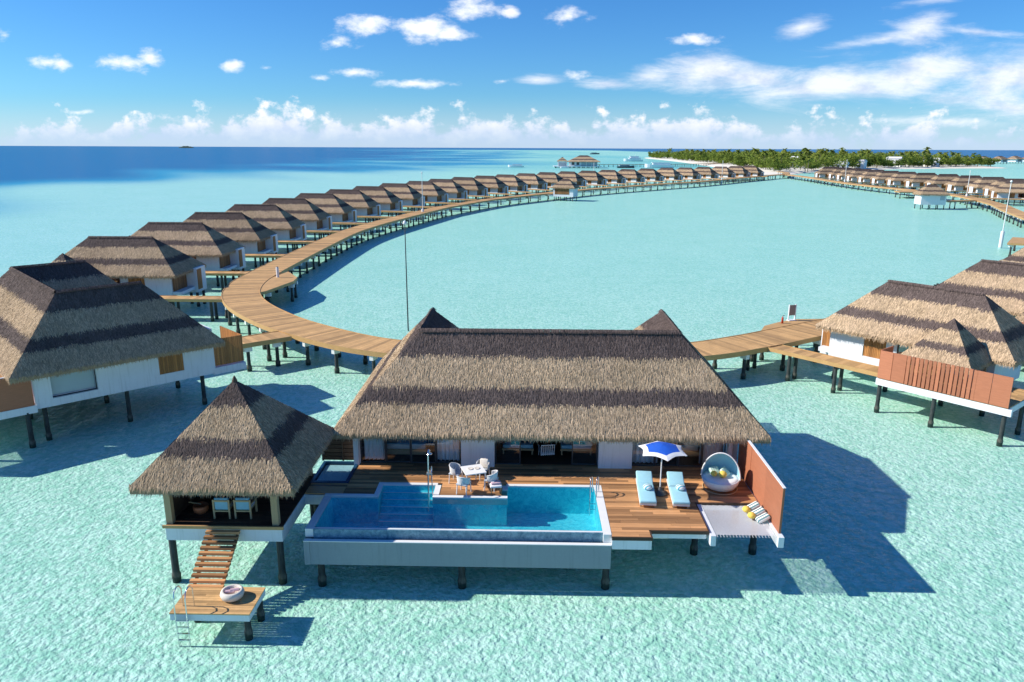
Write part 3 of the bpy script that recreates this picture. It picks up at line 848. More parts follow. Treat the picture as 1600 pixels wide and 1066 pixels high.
for a in tips:
    mb = MB(); mb.tube([(0, 0, 2.16), (1.02 * math.cos(a), 1.02 * math.sin(a), 1.885)], .01, 5); mb.build('rib', 'steel', cn)

DB = thing('daybed', 'round white woven daybed with curved hood by the timber screen', 'daybed', (8.32, 29.0, ZD), R(-20))
mb = MB(); mb.lathe([(.001, .06), (.5, .06), (.62, .1), (.74, .28), (.79, .46), (.76, .5), (.7, .44), (.001, .42)], 36); mb.build('base', 'wicker', DB)
mb = MB(); mb.lathe([(.001, .5), (.6, .52), (.7, .5), (.735, .46), (.72, .42)], 36); mb.build('mattress', 'fabric_white', DB)
mb = MB(); mb.lathe([(.72, 0), (.74, .02), (.72, .04), (.68, .02), (.72, 0)], 30); mb.build('foot_ring', 'pale_wood', DB)
mb = MB(); rows = []; rows2 = []
for i in range(15):
    el = R(-4) + (PI * .50) * i / 14        # the hood leans over from the back
    row, row2 = [], []
    for j in range(25):
        az = PI * j / 24
        p = V((math.cos(az), math.sin(az) * math.cos(el), math.sin(az) * math.sin(el)))
        row.append(V((p.x * .80, p.y * .78 + .0, p.z * 1.1 + .46))); row2.append(V((p.x * .775, p.y * .755, p.z * 1.07 + .46)))
    rows.append(row); rows2.append(row2)
mb.grid(rows, 0); mb.grid([list(reversed(r)) for r in rows2], 1)
for A, B in ((rows[-1], rows2[-1]), (rows[0], rows2[0])):
    mb.grid([A, B], 0)
mb.tube(rows[-1], .03, 8, 0)
mb.build('hood', ['wicker', 'fabric_sky'], DB)
for i, (dx, dy, m_, l, r_) in enumerate(((-.2, .28, 'mint', 'mint striped pillow at the back of the round daybed', .2), (.22, .18, 'mint', 'mint striped pillow near the rim of the round daybed', .2),
                                 (-.28, .02, 'yellow', 'yellow round cushion on the left of the daybed mattress', .14), (.08, -.04, 'yellow', 'larger yellow round cushion at the middle of the daybed', .17))):
    mb = MB()
    if m_ == 'mint': mb.pad(-.22, -.2, -.07, .22, .2, .07, 0, .065, Matrix.Rotation(R(40), 4, 'X'))
    else: mb.ball((0, 0, 0), r_, 0, (1, 1, .85))
    o = mb.build('cushion', m_, None)
    tag(place(o, (8.3 + dx, 28.95 + dy, ZD + .66), R(20 + 35 * i)), l, 'cushion', 'cushions on the daybed')

def chair(label, x, y, rz, pillow=False):
    t = thing('dining_chair', label, 'chair', (x, y, ZD), rz, 'white dining chairs round the table')
    mb = MB(); rows = []
    for z, rr in ((.46, .25), (.6, .275), (.72, .285), (.82, .28)):
        rows.append([(rr * math.cos(a), rr * math.sin(a) * .95, z - .1 * (1 - math.sin(a)) * (z > .5)) for a in [R(-20) + R(220) * k / 16 for k in range(17)]])
    mb.grid(rows, 0); mb.tube(rows[-1], .022, 6)
    for k in range(0, 17, 2): mb.tube([rows[0][k], rows[-1][k]], .012, 5)
    mb.build('backrest', 'wicker', t)
    mb = MB(); mb.pad(-.25, -.25, .42, .25, .24, .49, 0, .03); mb.build('seat', 'fabric_grey', t)
    for lx, ly in ((-.21, -.21), (.21, -.21), (-.2, .2), (.2, .2)):
        mb = MB(); mb.tube([(lx * 1.12, ly * 1.12, 0), (lx, ly, .43)], .022, 6); mb.build('leg', 'fabric_white', t)
    return t
TX, TY = -2.2, 28.88
chair('white woven dining chair on the left of the table, deck behind it', TX - .78, TY + .3, R(70))
chair('white woven dining chair on the pool side of the table, back to camera left', TX - .36, TY - .72, R(160))
chair('white woven dining chair at the far side of the table, pillow on it', TX + .36, TY + .72, R(-20))
chair('white woven dining chair on the right of the table, beside the footstool', TX + .78, TY - .3, R(250))
DT = thing('dining_table', 'square white dining table on the deck at the pool edge', 'table', (TX, TY, ZD), R(20))
mb = MB(); mb.box(-.45, -.45, .71, .45, .45, .75); mb.build('table_top', 'fabric_white', DT)
for lx in (-.4, .4):
    for ly in (-.4, .4):
        mb = MB(); mb.tube([(lx, ly, 0), (lx, ly, .71)], .025, 6); mb.build('leg', 'fabric_white', DT)
for dx, dy, l in ((-.14, .04, 'small pale plate nearer the pool shower on the white dining table'), (.14, .1, 'small pale plate nearer the footstool on the white dining table')):
    mb = MB(); mb.lathe([(.001, .004), (.08, .004), (.13, .022), (.125, .026), (.08, .01), (.001, .01)], 18)
    tag(place(mb.build('plate', 'wicker_cream', None), (TX + dx, TY + dy, ZD + .75)), l, 'plate', 'plates on the dining table')
mb = MB(); mb.pad(-.2, -.07, -.2, .2, .07, .2, 0, .06)
o = mb.build('cushion', 'wicker_cream', None); o.rotation_euler = (R(-15), 0, R(-20)); o.location = (TX + .42, TY + .8, ZD + .68)
tag(o, 'cream cushion propped on the far dining chair behind the table', 'cushion')
FS = thing('footstool', 'small white footstool with a pink towel at the edge of the pool', 'stool', (-1.22, 28.3, ZD), R(8))
mb = MB(); mb.pad(-.25, -.2, .26, .25, .2, .36, 0, .04); mb.build('seat', 'fabric_white', FS)
for lx in (-.2, .2):
    for ly in (-.15, .15):
        mb = MB(); mb.tube([(lx, ly, 0), (lx, ly, .27)], .018, 6); mb.build('leg', 'pale_wood', FS)
mb = MB(); mb.pad(-.21, -.13, 0, .21, .13, .09, 0, .035)
tag(place(mb.build('towel', 'fabric_pink', None), (-1.22, 28.34, ZD + .362), R(10)), 'folded pink towel lying on the small white footstool', 'towel')

def armchair(label, x, y, rz):
    t = thing('armchair', label, 'armchair', (x, y, ZD), rz, 'pale timber armchairs in the pavilion')
    for lx in (-.3, .3):
        for ly, h in ((-.3, .8), (.3, .6)):
            mb = MB(); mb.box(lx - .03, ly - .03, 0, lx + .03, ly + .03, h); mb.build('leg', 'pale_wood', t)
        mb = MB(); mb.box(lx - .035, -.27, .58, lx + .035, .33, .62); mb.build('armrest', 'pale_wood', t)
    mb = MB(); mb.box(-.27, -.33, .3, .27, .33, .35); mb.box(-.27, -.34, .72, .27, -.29, .79); mb.build('frame', 'pale_wood', t)
    mb = MB(); mb.pad(-.27, -.26, .35, .27, .32, .47, 0, .04); mb.build('seat', 'fabric_grey', t)
    mb = MB(); mb.pad(-.28, -.3, .36, .28, -.18, .86, 0, .05); mb.build('backrest', 'fabric_sky', t)
    return t
armchair('pale timber armchair seen from behind, nearer the copper bowl', -11.75, 26.0, 0)
armchair('pale timber armchair seen from behind, nearer the pavilion corner post', -10.93, 26.02, 0)
LT = thing('low_table', 'low dark table in front of the two pavilion armchairs', 'table', (-11.35, 27.6, ZD))
mb = MB(); mb.lathe([(.001, .4), (.45, .4), (.45, .45), (.001, .45)], 24); mb.build('table_top', 'dark_wood', LT)
mb = MB(); mb.lathe([(.3, 0), (.06, .05), (.05, .4)], 16); mb.build('leg', 'frame', LT)
CB = thing('fire_bowl', 'terracotta bowl with a pale wooden handle on the pavilion floor', 'bowl', (-12.75, 26.1, ZD))
mb = MB(); mb.lathe([(.001, .02), (.16, .02), (.27, .14), (.3, .28), (.27, .38), (.24, .36), (.22, .3), (.001, .28)], 24); mb.build('bowl', 'copper', CB)
mb = MB(); mb.tube([(-.5, .1, .42), (0, .05, .38)], .025, 6); mb.build('handle', 'pale_wood', CB)

# pillows on the net
for i, (x, y, m_, l) in enumerate(((9.2, 27.2, 'stripe_dark', 'striped pillow at the far end of the net, by the deck'), (9.26, 26.72, 'stripe_dark', 'striped pillow in the middle of the net row'), (9.3, 26.24, 'stripe_dark', 'striped pillow at the outer end of the net row'),
                               (8.86, 26.95, 'yellow', 'yellow ball cushion on the net, farther from the water edge'), (8.92, 26.45, 'yellow', 'yellow ball cushion on the net, nearer the water edge'))):
    mb = MB()
    if m_ == 'yellow': mb.ball((0, 0, 0), .16, 0, (1, 1, .8))
    else: mb.pad(-.27, -.17, -.08, .27, .17, .08, 0, .07, Matrix.Rotation(R(-25), 4, 'Y'))
    tag(place(mb.build('cushion', m_, None), (x, y, 2.36), R(12)), l, 'cushion', 'cushions on the hammock net')

# furniture seen through the glass
def bed(label, x, y, rz):
    t = thing('bed', label, 'bed', (x, y, 2.28), rz)
    mb = MB(); mb.box(-.95, -1.0, .05, .95, 1.0, .3); mb.build('bed_frame', 'pale_wood', t)
    mb = MB(); mb.pad(-.92, -.98, .3, .92, .98, .55, 0, .07); mb.build('mattress', 'fabric_white', t)
    mb = MB(); mb.pad(-.93, -.99, .555, .93, -.3, .59, 0, .015); mb.build('throw', 'fabric_sky', t)
    mb = MB(); mb.pad(-.8, .5, .55, -.1, .9, .75, 0, .08); mb.build('pillow', 'fabric_white', t)
    mb = MB(); mb.pad(.1, .5, .55, .8, .9, .75, 0, .08); mb.build('pillow', 'fabric_white', t)
bed('white bed with blue throw behind the glass at the pavilion end', -5.6, 33.0, 0)
bed('white bed behind the glass near the round daybed', 7.2, 33.2, 0)
def bench(label, x, y):
    t = thing('bench', label, 'bench', (x, y, 2.28), 0, 'low benches behind the central glass')
    mb = MB(); mb.box(-.75, -.35, .22, .75, .35, .3); mb.build('seat', 'pale_wood', t)
    for lx in (-.68, .68):
        for ly in (-.28, .28):
            mb = MB(); mb.box(lx - .03, ly - .03, 0, lx + .03, ly + .03, .22); mb.build('leg', 'pale_wood', t)
    mb = MB(); mb.pad(-.72, -.3, .3, .72, .34, .48, 0, .05); mb.build('cushion', 'fabric_sky', t)
bench('low bench with teal pad behind glass, nearer the dining table', -.35, 32.6)
bench('low bench with teal pad behind glass, nearer the parasol', 2.4, 32.6)
t = thing('easy_chair', 'white barred armchair in the open doorway at the centre of the villa', 'armchair', (.98, 32.0, 2.28), R(190))
mb = MB(); mb.pad(-.33, -.33, .25, .33, .33, .4, 0, .05); mb.build('seat', 'fabric_grey', t)
mb = MB()
for k in range(7):
    x = -.3 + .1 * k
    mb.tube([(x, .34, .25), (x, .42, .78)], .02, 6)
mb.tube([(-.33, .42, .78), (.33, .42, .78)], .025, 6); mb.tube([(-.33, .35, .3), (.33, .35, .3)], .025, 6)
mb.build('backrest', 'fabric_white', t)
for lx in (-.3, .3):
    mb = MB(); mb.tube([(lx, -.32, 0), (lx, -.32, .55), (lx, .38, .58)], .022, 6); mb.build('armrest', 'fabric_white', t)

# ------------------------------------------------------------------ neighbours
bpy.context.view_layer.update()
index_children()
NB = copy_tree(VILLA)
place(NB, (-30.2, 47.8, 0), R(-45))
NB['label'] = 'big thatched villa cut by the frame, its dark shaded roof slope facing the pavilion'

ORD = ('first second third fourth fifth sixth seventh eighth ninth tenth eleventh twelfth thirteenth fourteenth fifteenth sixteenth seventeenth '
       'eighteenth nineteenth twentieth twenty-first twenty-second twenty-third twenty-fourth twenty-fifth twenty-sixth twenty-seventh').split()

def row_villa(s, dens, label, group, seed):
    """long hip-roofed villa; x points away from the boardwalk, s = side that carries porch and jetty"""
    t = thing('row_villa', label, 'villa', (0, 0, 0), 0, group)
    polys, cap = hip(6.95, 3.6, 3.9, 7.2)
    thatch_roof('roof', polys, 3.9, 7.2, t, dens, seed, blen=.31, bw=.029, fringe=60, caps=cap)
    z0, z1 = 1.55, 4.7
    yb = 2.75
    mb = MB()                                            # white walls, butted round the openings
    def wall_y(y0, y1, ops):
        x = -6.1
        for a, b, za, zb in ops + [(5.6, 5.6, 0, 0)]:
            if a > x: mb.box(x, y0, z0, a, y1, z1, 0, .5)
            if b > a:
                if za > z0: mb.box(a, y0, z0, b, y1, za, 0, .5)
                if zb < z1: mb.box(a, y0, zb, b, y1, z1, 0, .5)
            x = b
    for q in (1, -1):
        ya, yc = sorted((q * yb, q * (yb - .2)))
        wall_y(ya, yc, [(-3.4, -1.7, 2.1, z1), (-.9, 2.6, 2.1, z1)] if q == s else [(-3.5, -2.1, 2.1, 4.2)])
    mb.box(-6.1, -yb + .2, z0, -5.9, yb - .2, z1, 0, .5); mb.box(5.4, -yb + .2, z0, 5.6, yb - .2, z1, 0, .5)
    mb.build('wall', 'white', t)
    mb = MB(); mb.box(-5.9, -yb + .2, z0, 5.4, yb - .2, 1.75); mb.build('floor_slab', 'white', t)
    mb = MB(); slats(mb, -3.4, -1.7, s * (yb - .1), 2.1, z1, .13); mb.build('shutter', 'orange_slat', t)
    f = MB(); y = s * (yb - .1)
    for a, b in ((-.9, -.82), (.25, .33), (1.4, 1.48), (2.52, 2.6)): f.box(a, y - .04, 2.1, b, y + .04, z1)
    f.box(-.82, y - .04, 2.1, .25, y + .04, 2.18); f.box(.33, y - .04, 2.1, 1.4, y + .04, 2.18); f.box(1.48, y - .04, 2.1, 2.52, y + .04, 2.18)
    dr = f.build('glass_door', 'frame', t)
    f = MB(); f.face([(-.82, y, 2.18), (2.52, y, 2.18), (2.52, y, z1), (-.82, y, z1)]); f.build('pane', 'glass_dark', dr)
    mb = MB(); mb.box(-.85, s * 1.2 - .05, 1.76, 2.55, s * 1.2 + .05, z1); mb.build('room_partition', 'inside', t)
    # boardwalk end: slatted door, then a white bathroom box with a thin timber strip
    mb = MB(); slats(mb, -.45 if s > 0 else .45, 2.6, -6.17, 2.0, 4.3, .13, 'y'); mb.build('entrance_door', 'orange_slat' if s < 0 else 'brown_slat', t)
    mb = MB()
    a, b = sorted((-s * 2.7, -s * .5)) if s > 0 else (-1.9, .35)
    mb.box(-7.25, a, 1.4, -6.12, b, 3.95, 0, .5); mb.build('annex', 'white', t)
    mb = MB(); a, b = sorted((-s * .6, -s * 1.6)); slats(mb, a, b, -7.29, 1.7, 3.8, .12, 'y'); mb.build('annex_door', 'brown_slat', t)
    if s < 0:
        mb = MB(); slats(mb, -7.15, -6.25, -1.94, 1.95, 3.7, .13); mb.build('shutter', 'orange_slat', t)
    mb = MB(); a, b = sorted((-s * .45, s * 2.7)); mb.box(-7.0, a, 1.75, -6.12, b, 2.05, 0, .5); mb.build('doorstep', 'white', t)
    # porch deck with small pyramid roof and timber fence
    yo = s * 7.9
    mb = MB(); a, b = sorted((s * 2.8, yo)); planks(mb, .2, a, 8.2, b, 2.2, .3, 'x', 0, .04, 2, 4); mb.build('deck', 'walk', t)
    mb = MB()
    a, b = sorted((yo, yo - s * .25)); mb.box(.1, a, 1.72, 8.4, b, 2.14, 0, .5)
    a, b = sorted((s * 2.85, yo - s * .26)); mb.box(.1, a, 1.78, .32, b, 2.14, 0, .5); mb.box(8.0, a, 1.78, 8.22, b, 2.14, 0, .5)
    mb.build('deck_beam', 'white', t)
    pp, _ = hip(2.25, 2.25, 3.75, 6.2, 3.3, s * 4.7)
    thatch_roof('porch_roof', pp, 3.75, 6.2, t, dens, seed + 1, blen=.29, bw=.028, fringe=60)
    for px, py in ((1.5, s * 3.0), (1.5, s * 6.5), (5.1, s * 6.5), (5.1, s * 3.0)):
        mb = MB(); mb.box(px - .08, py - .08, 2.2, px + .08, py + .08, 4.3); mb.build('post', 'tan_post', t)
    mb = MB()
    for k, (a, b) in enumerate(((.2, 1.05), (1.08, 1.95))): mb.box(a, yo - .04, 2.2, b, yo + .04, 4.0)
    for k, (a, b) in enumerate(((6.1, 7.1), (7.13, 8.2))): mb.box(a, yo - .04, 2.2, b, yo + .04, 4.0)
    x = 2.0
    while x < 6.05:
        mb.box(x, yo - .05, 2.2, x + .2, yo + .07, 4.0); x += .27
    a, b = sorted((s * 6.0, yo - s * .06)); mb.box(.14, a, 2.2, .2, b, 4.0)
    a, b = sorted((s * 5.3, yo - s * .06))
    mb.build('fence', 'cedar', t)
    # jetty from the boardwalk along the porch side
    a, b = sorted((s * 4.6, s * 6.2))
    mb = MB(); x = -13.2
    while x < .05:
        mb.box(x, a, 1.9, x + .44, b, 2.02, 0); x += .45
    mb.build('jetty', 'walk', t)
    mb = MB(); mb.box(-13.2, a - .06, 1.78, .2, a - .005, 2.06); mb.box(-13.2, b + .005, 1.78, .2, b + .06, 2.06); mb.build('edge_board', 'walk_side', t)
    for px, py, h in ((-5.6, 2.4, 1.55), (-5.6, -2.4, 1.55), (-1.5, s * 2.4, 1.55), (2.5, s * 2.4, 1.55), (5.2, 2.4, 1.55), (5.2, -2.4, 1.55), (-7.0, -s * 2.3, 1.41), (-7.0, -s * .8, 1.41),
                      (.3, s * 7.6, 1.75), (3.9, s * 7.6, 1.75), (8.0, s * 7.6, 1.75), (8.0, s * 4.4, 1.78),
                      (-11.3, s * 5.9, 1.8), (-11.3, s * 4.9, 1.8), (-7.6, s * 5.9, 1.8), (-7.6, s * 4.9, 1.8), (-3.8, s * 5.9, 1.8), (-3.8, s * 4.9, 1.8)):
        pile(t, px, py, h, .14)
    return t

PROTO = {1: row_villa(1, 190, 'x', 'villas along the left curve of the boardwalk', 21), -1: row_villa(-1, 230, 'x', 'villas along the right curve of the boardwalk', 31)}
index_children()
used = set()
def put_villa(s, x, y, rz, label, group, sc=(1, 1, 1)):
    o = PROTO[s] if s not in used else copy_tree(PROTO[s])
    used.add(s)
    place(o, (x, y, 0), rz); o.scale = sc
    o['label'] = label; o['group'] = group
    return o

GR = 'villas along the right curve of the boardwalk'
put_villa(-1, 27.8, 50.1, R(-50), 'thatched villa with terracotta timber fence and orange shutter beside the right boardwalk', GR, (.92, .9, 1))
vb = put_villa(-1, 40.9, 60.6, R(-47), 'thatched villa directly behind the fenced villa at right, mostly hidden', GR)
vc = put_villa(-1, 57.6, 78.2, R(-43), 'third thatched villa on the right, cut by the frame beside the boardwalk platform', GR)

for o in COL.objects:
    if o.parent in (vb, vc) and o.name.split('.')[0] in ('jetty', 'edge_board'): o.scale.x = .7
# left curve: ridge mid-points, ridge turned towards the boardwalk's normal
LEFT = [(-41.9, 75.2), (-43.2, 90.1), (-43.8, 104.6), (-44.0, 119.6), (-43.6, 134.6), (-42.4, 149.5), (-40.3, 164.0), (-37.7, 178.0), (-34.4, 193.2),
        (-29.7, 206.9), (-25.6, 221.5), (-20.3, 236.3), (-14.1, 249.5), (-7.7, 261.5), (-.5, 274.8), (7.4, 288.6), (15.8, 300.2), (24.9, 311.4), (34.4, 324.4),
        (44.5, 337.0), (55.0, 349.6), (66.3, 362.4), (77.3, 372.4), (88.9, 384.6), (100.3, 395.4), (111.0, 406.0), (121.7, 417.6)]
for i, (x, y) in enumerate(LEFT):
    a, b = LEFT[max(0, i - 1)], LEFT[min(len(LEFT) - 1, i + 1)]
    tx, ty = b[0] - a[0], b[1] - a[1]
    ang = math.atan2(tx, -ty)                            # outward normal of the row
    ang = R(180) if i < 3 else ang
    put_villa(1, x, y, ang, 'striped thatch villa, %s along the left curve counting away from the dark-roofed villa' % ORD[i], 'villas along the left curve of the boardwalk')
RIGHT = [(159.5, 402), (161, 388), (159.5, 374), (158.5, 360), (158, 346), (158, 332.5), (158.5, 319), (159.5, 305.5), (160.5, 291.5), (160.5, 277), (160, 262.5), (157, 247.5), (151, 233.5)]
for i, (x, y) in enumerate(RIGHT):
    ang = R(0) if y > 265 else R((265 - y) * -.6)
    put_villa(-1, x, y, ang, 'thatched villa in the far right row, %s counting from the palm island' % ORD[i], 'villas in the far right row')

# ------------------------------------------------------------------ boardwalks
def spline(pts, step):
    out = []
    P = [V((x, y, 0)) for x, y in pts]
    P = [P[0] * 2 - P[1]] + P + [P[-1] * 2 - P[-2]]
    for i in range(1, len(P) - 2):
        p0, p1, p2, p3 = P[i - 1:i + 3]
        n = max(2, int((p2 - p1).length / step(p1.length)))
        for k in range(n):
            t_ = k / n
            out.append(.5 * ((2 * p1) + (p2 - p0) * t_ + (2 * p0 - 5 * p1 + 4 * p2 - p3) * t_ ** 2 + (3 * p1 - p0 - 3 * p2 + p3) * t_ ** 3))
    out.append(P[-2])
    return out
POST = {}
def board_post(parent, p, nrm):
    if 'm' not in POST:
        mb = MB(); mb.lathe([(.13, 1.5), (.14, .3), (.2, .12), (.17, -.6)], 10, 0)
        mb.box(-.3, -.16, 1.36, .3, .16, 1.72, 1, .5)
        o = mb.build('post', ['pile', 'white_stone'], parent); POST['m'] = o.data
    else:
        o = bpy.data.objects.new('post', POST['m']); COL.objects.link(o); o.parent = parent
    o.location = p; o.rotation_euler = (0, 0, math.atan2(nrm.y, nrm.x))
    return o
def boardwalk(pts, width, spacing, extra=None):
    sp = spline(pts, lambda d: .32 if d < 90 else (.7 if d < 180 else 1.5))
    mb = MB(); ed = MB(); zt = 2.06; h = width / 2
    L = []
    for i, p in enumerate(sp):
        d = (sp[min(i + 1, len(sp) - 1)] - sp[max(i - 1, 0)]).normalized()
        nn = V((-d.y, d.x, 0))
        L.append((p + nn * h, p - nn * h, nn, p))
    for i in range(len(L) - 1):
        a, b, _, _ = L[i]; c, d, _, _ = L[i + 1]
        e = (c - a) * .02; e2 = (d - b) * .02
        mb.face([(*(b + e2).xy, zt), (*(d - e2).xy, zt), (*(c - e).xy, zt), (*(a + e).xy, zt)], 0, random.random())
        mb.face([(*a.xy, zt - .1), (*c.xy, zt - .1), (*d.xy, zt - .1), (*b.xy, zt - .1)], 0, .1)
        for (u, v_, sg) in ((a, c, 1), (b, d, -1)):
            nn = L[i][2] * sg * .06; n2 = L[i + 1][2] * sg * .06
            q = [V((*u.xy, 0)), V((*v_.xy, 0)), V((*(v_ + n2).xy, 0)), V((*(u + nn).xy, 0))]
            zl, zh = 1.72, zt + .035
            z = lambda p, zz: (p.x, p.y, zz)
            tn = random.random()
            ed.face([z(q[3], zl), z(q[2], zl), z(q[2], zh), z(q[3], zh)], 0, tn)
            ed.face([z(q[0], zh), z(q[1], zh), z(q[2], zh), z(q[3], zh)], 0, tn)
            ed.face([z(q[0], zl), z(q[1], zl), z(q[1], zh), z(q[0], zh)], 0, tn)
    o = mb.build('boardwalk', 'walk', None, kind='structure')
    e = ed.build('edge_board', 'walk_side', o)
    dist = 0; nxt = spacing * .5; cnt = 0
    for i in range(1, len(L)):
        dist += (L[i][3] - L[i - 1][3]).length
        if dist >= nxt and cnt < 49:
            nxt += spacing; cnt += 1
            for sg in (1, -1): board_post(o, V((*(L[i][3] + L[i][2] * sg * (h - .3)).xy, 0)), L[i][2])
    return o
CL = [(1, 50.6), (-5, 51.0), (-10.2, 52.4), (-14.1, 54.5), (-19.5, 58.9), (-23.6, 63.5), (-26.6, 67.8), (-28.8, 72.4), (-30.2, 78), (-30.7, 84), (-31.0, 95), (-31.2, 110), (-31.0, 128), (-29.2, 143), (-26.6, 157), (-21.3, 183)]
CL2 = [(-21.3, 183), (-10.5, 214), (5.3, 243), (25.3, 275.3), (55.3, 313), (77, 339.5), (117, 398), (141, 432), (150, 441)]
CR = [(1, 50.6), (7, 51.0), (12.7, 52.4), (17.5, 55.0), (21.5, 57.7), (25.5, 60.4), (30.6, 63.9), (36.4, 69.3), (44, 75.6), (52, 85.2), (60, 93.5), (70, 103), (86, 118.5), (99, 138), (107.8, 160), (117, 182), (127, 204)]
CR2 = [(127, 204), (135, 228), (139.5, 248), (140, 265), (139.5, 282), (138.5, 316), (141, 350), (144, 374), (148, 410), (150, 441), (160, 470), (164, 496)]
for c, w, sp_ in ((CL, 3.55, 3.3), (CL2, 3.5, 6.2), (CR, 3.55, 4.2), (CR2, 3.5, 6.4)):
    boardwalk(c, w, sp_)
def bump(poly, nm='boardwalk_platform'):
    mb = MB(); mb.prism(poly, 1.75, 2.052, 0, .5, 1)
    o = mb.build(nm, ['walk', 'walk_side'], None, kind='structure')
    cx = sum(p[0] for p in poly) / len(poly); cy = sum(p[1] for p in poly) / len(poly)
    for x, y in poly: board_post(o, V((x * .86 + cx * .14, y * .86 + cy * .14, 0)), V((1, 0, 0)))
bump([(18.4, 57.0), (22.0, 58.2), (27.4, 62.2), (26.2, 62.9), (23.1, 62.6), (21.4, 61.4), (19.8, 60.0)])
bump([(-27.6, 71.6), (-26.6, 73.4), (-25.6, 79.2), (-25.9, 81.6), (-28.2, 85.6), (-28.9, 79)])
bump([(76.0, 118.3), (82, 126.5), (89, 122.5), (83, 115)])
bump([(128.5, 262), (134.5, 262), (138, 268), (138, 274), (130.5, 270)])
# jetty link from the boardwalk to the dark-roofed villa and to the near villa
def link(p, q, w, nm='jetty'):
    p, q = V((*p, 0)), V((*q, 0)); d = (q - p).normalized(); n = V((-d.y, d.x, 0)) * w / 2
    mb = MB(); L = (q - p).length; k = int(L / .45)
    for i in range(k):
        a = p + d * (L * i / k + .006); b = p + d * (L * (i + 1) / k - .006)
        P = [a + n, a - n, b - n, b + n]; tn = random.random()
        mb.face([(v.x, v.y, 2.03) for v in reversed(P)][::-1], 0, tn)
        mb.face([(v.x, v.y, 1.9) for v in reversed(P)], 0, tn)
    for sg in (1, -1):
        a, b = p + n * sg, q + n * sg; c, e = p + n * sg * 1.08, q + n * sg * 1.08
        for z0_, z1_, A, B, C_, D in ((1.72, 2.07, c, e, e, c),): mb.face([(A.x, A.y, z0_), (B.x, B.y, z0_), (C_.x, C_.y, z1_), (D.x, D.y, z1_)], 1)
        mb.face([(a.x, a.y, 2.07), (b.x, b.y, 2.07), (e.x, e.y, 2.07), (c.x, c.y, 2.07)], 1); mb.face([(a.x, a.y, 1.72), (b.x, b.y, 1.72), (b.x, b.y, 2.07), (a.x, a.y, 2.07)], 1)
    o = mb.build(nm, ['walk', 'walk_side'], None, kind='structure')
    for t_ in (.25, .75):
        for sg in (1, -1): board_post(o, p + (q - p) * t_ + n * sg * .8, d)
link((-19.0, 55.9), (-22.4, 53.0), 2.2, 'boardwalk_link')
link((1.07, 49.0), (1.07, 41.0), 2.2, 'boardwalk_link')

# ------------------------------------------------------------------ things on and by the boardwalk
def lamp(label, x, y, top, r=.06, sleeve=True):
    t = thing('lamp_post', label, 'lamp post', (x, y, 0), 0, 'tall lamp posts standing in the lagoon')
    mb = MB(); mb.tube([(0, 0, -.5), (0, 0, top)], r * 1.3, 8, 0, r * .8); mb.build('pole', 'white_stone' if sleeve else 'frame', t)
    if sleeve:
        mb = MB(); mb.lathe([(.001, 2.7), (.27, 2.7), (.29, 2.62), (.29, -.4)], 16); mb.build('base', 'white', t)
    mb = MB(); mb.lathe([(.001, top + .35), (.12, top + .3), (.2, top + .12), (.16, top), (.001, top)], 12); mb.build('lantern', 'white_stone', t)
lamp('slender dark lamp post rising behind the largest villa roof', -10.98, 66.2, 9.6, .05, False)
lamp('white lamp post with thick white base beside the left boardwalk', -23.97, 170, 10.6, .075)
lamp('white lamp post near the frame edge standing before the right boardwalk', 82.1, 129.5, 11.0, .07)
lamp('white lamp post beside the white jetty pavilion on the right', 138.9, 240, 9.6, .1)
lamp('distant white lamp post before the far right row of villas', 146.9, 352, 11.3, .11)
lamp('distant white lamp post before the far end of the left row', 91.5, 357.5, 10.5, .11)
lamp('white lamp post rising behind the small white lagoon hut', 29.5, 339, 9.6, .11)
t = thing('life_ring_stand', 'white stand with a grey board on the boardwalk platform at right', 'safety board', (22.74, 62.1, 2.052), R(20))
mb = MB(); mb.box(-.3, -.03, .45, .3, .03, 1.35); mb.build('board', 'roof_grey', t)
for x in (-.33, .33):
    mb = MB(); mb.box(x - .035, -.05, 0, x + .035, .05, 1.4); mb.build('leg', 'white', t)
mb = MB(); mb.box(-.37, -.2, 0, .37, .2, .06); mb.build('base', 'white', t)
t = thing('fire_extinguisher', 'small red extinguisher post left of the grey board at the platform edge', 'extinguisher', (21.6, 61.0, 2.052))
mb = MB(); mb.lathe([(.001, 0), (.09, 0), (.09, .45), (.05, .52), (.03, .6), (.001, .6)], 12); mb.build('cylinder', 'red', t)
mb = MB(); mb.tube([(0, 0, .58), (0, 0, .68), (.14, 0, .68)], .03, 6); mb.build('handle', 'frame', t)
t = thing('mooring_bollard', 'white post with dark cap on the left boardwalk platform', 'post', (-28.1, 81.6, 2.05))
mb = MB(); mb.lathe([(.001, 1.15), (.13, 1.13), (.15, 1.05), (.15, 0)], 14); mb.build('post_body', 'white', t)
mb = MB(); mb.lathe([(.001, 1.22), (.1, 1.2), (.1, 1.14)], 14); mb.build('cap', 'frame', t)

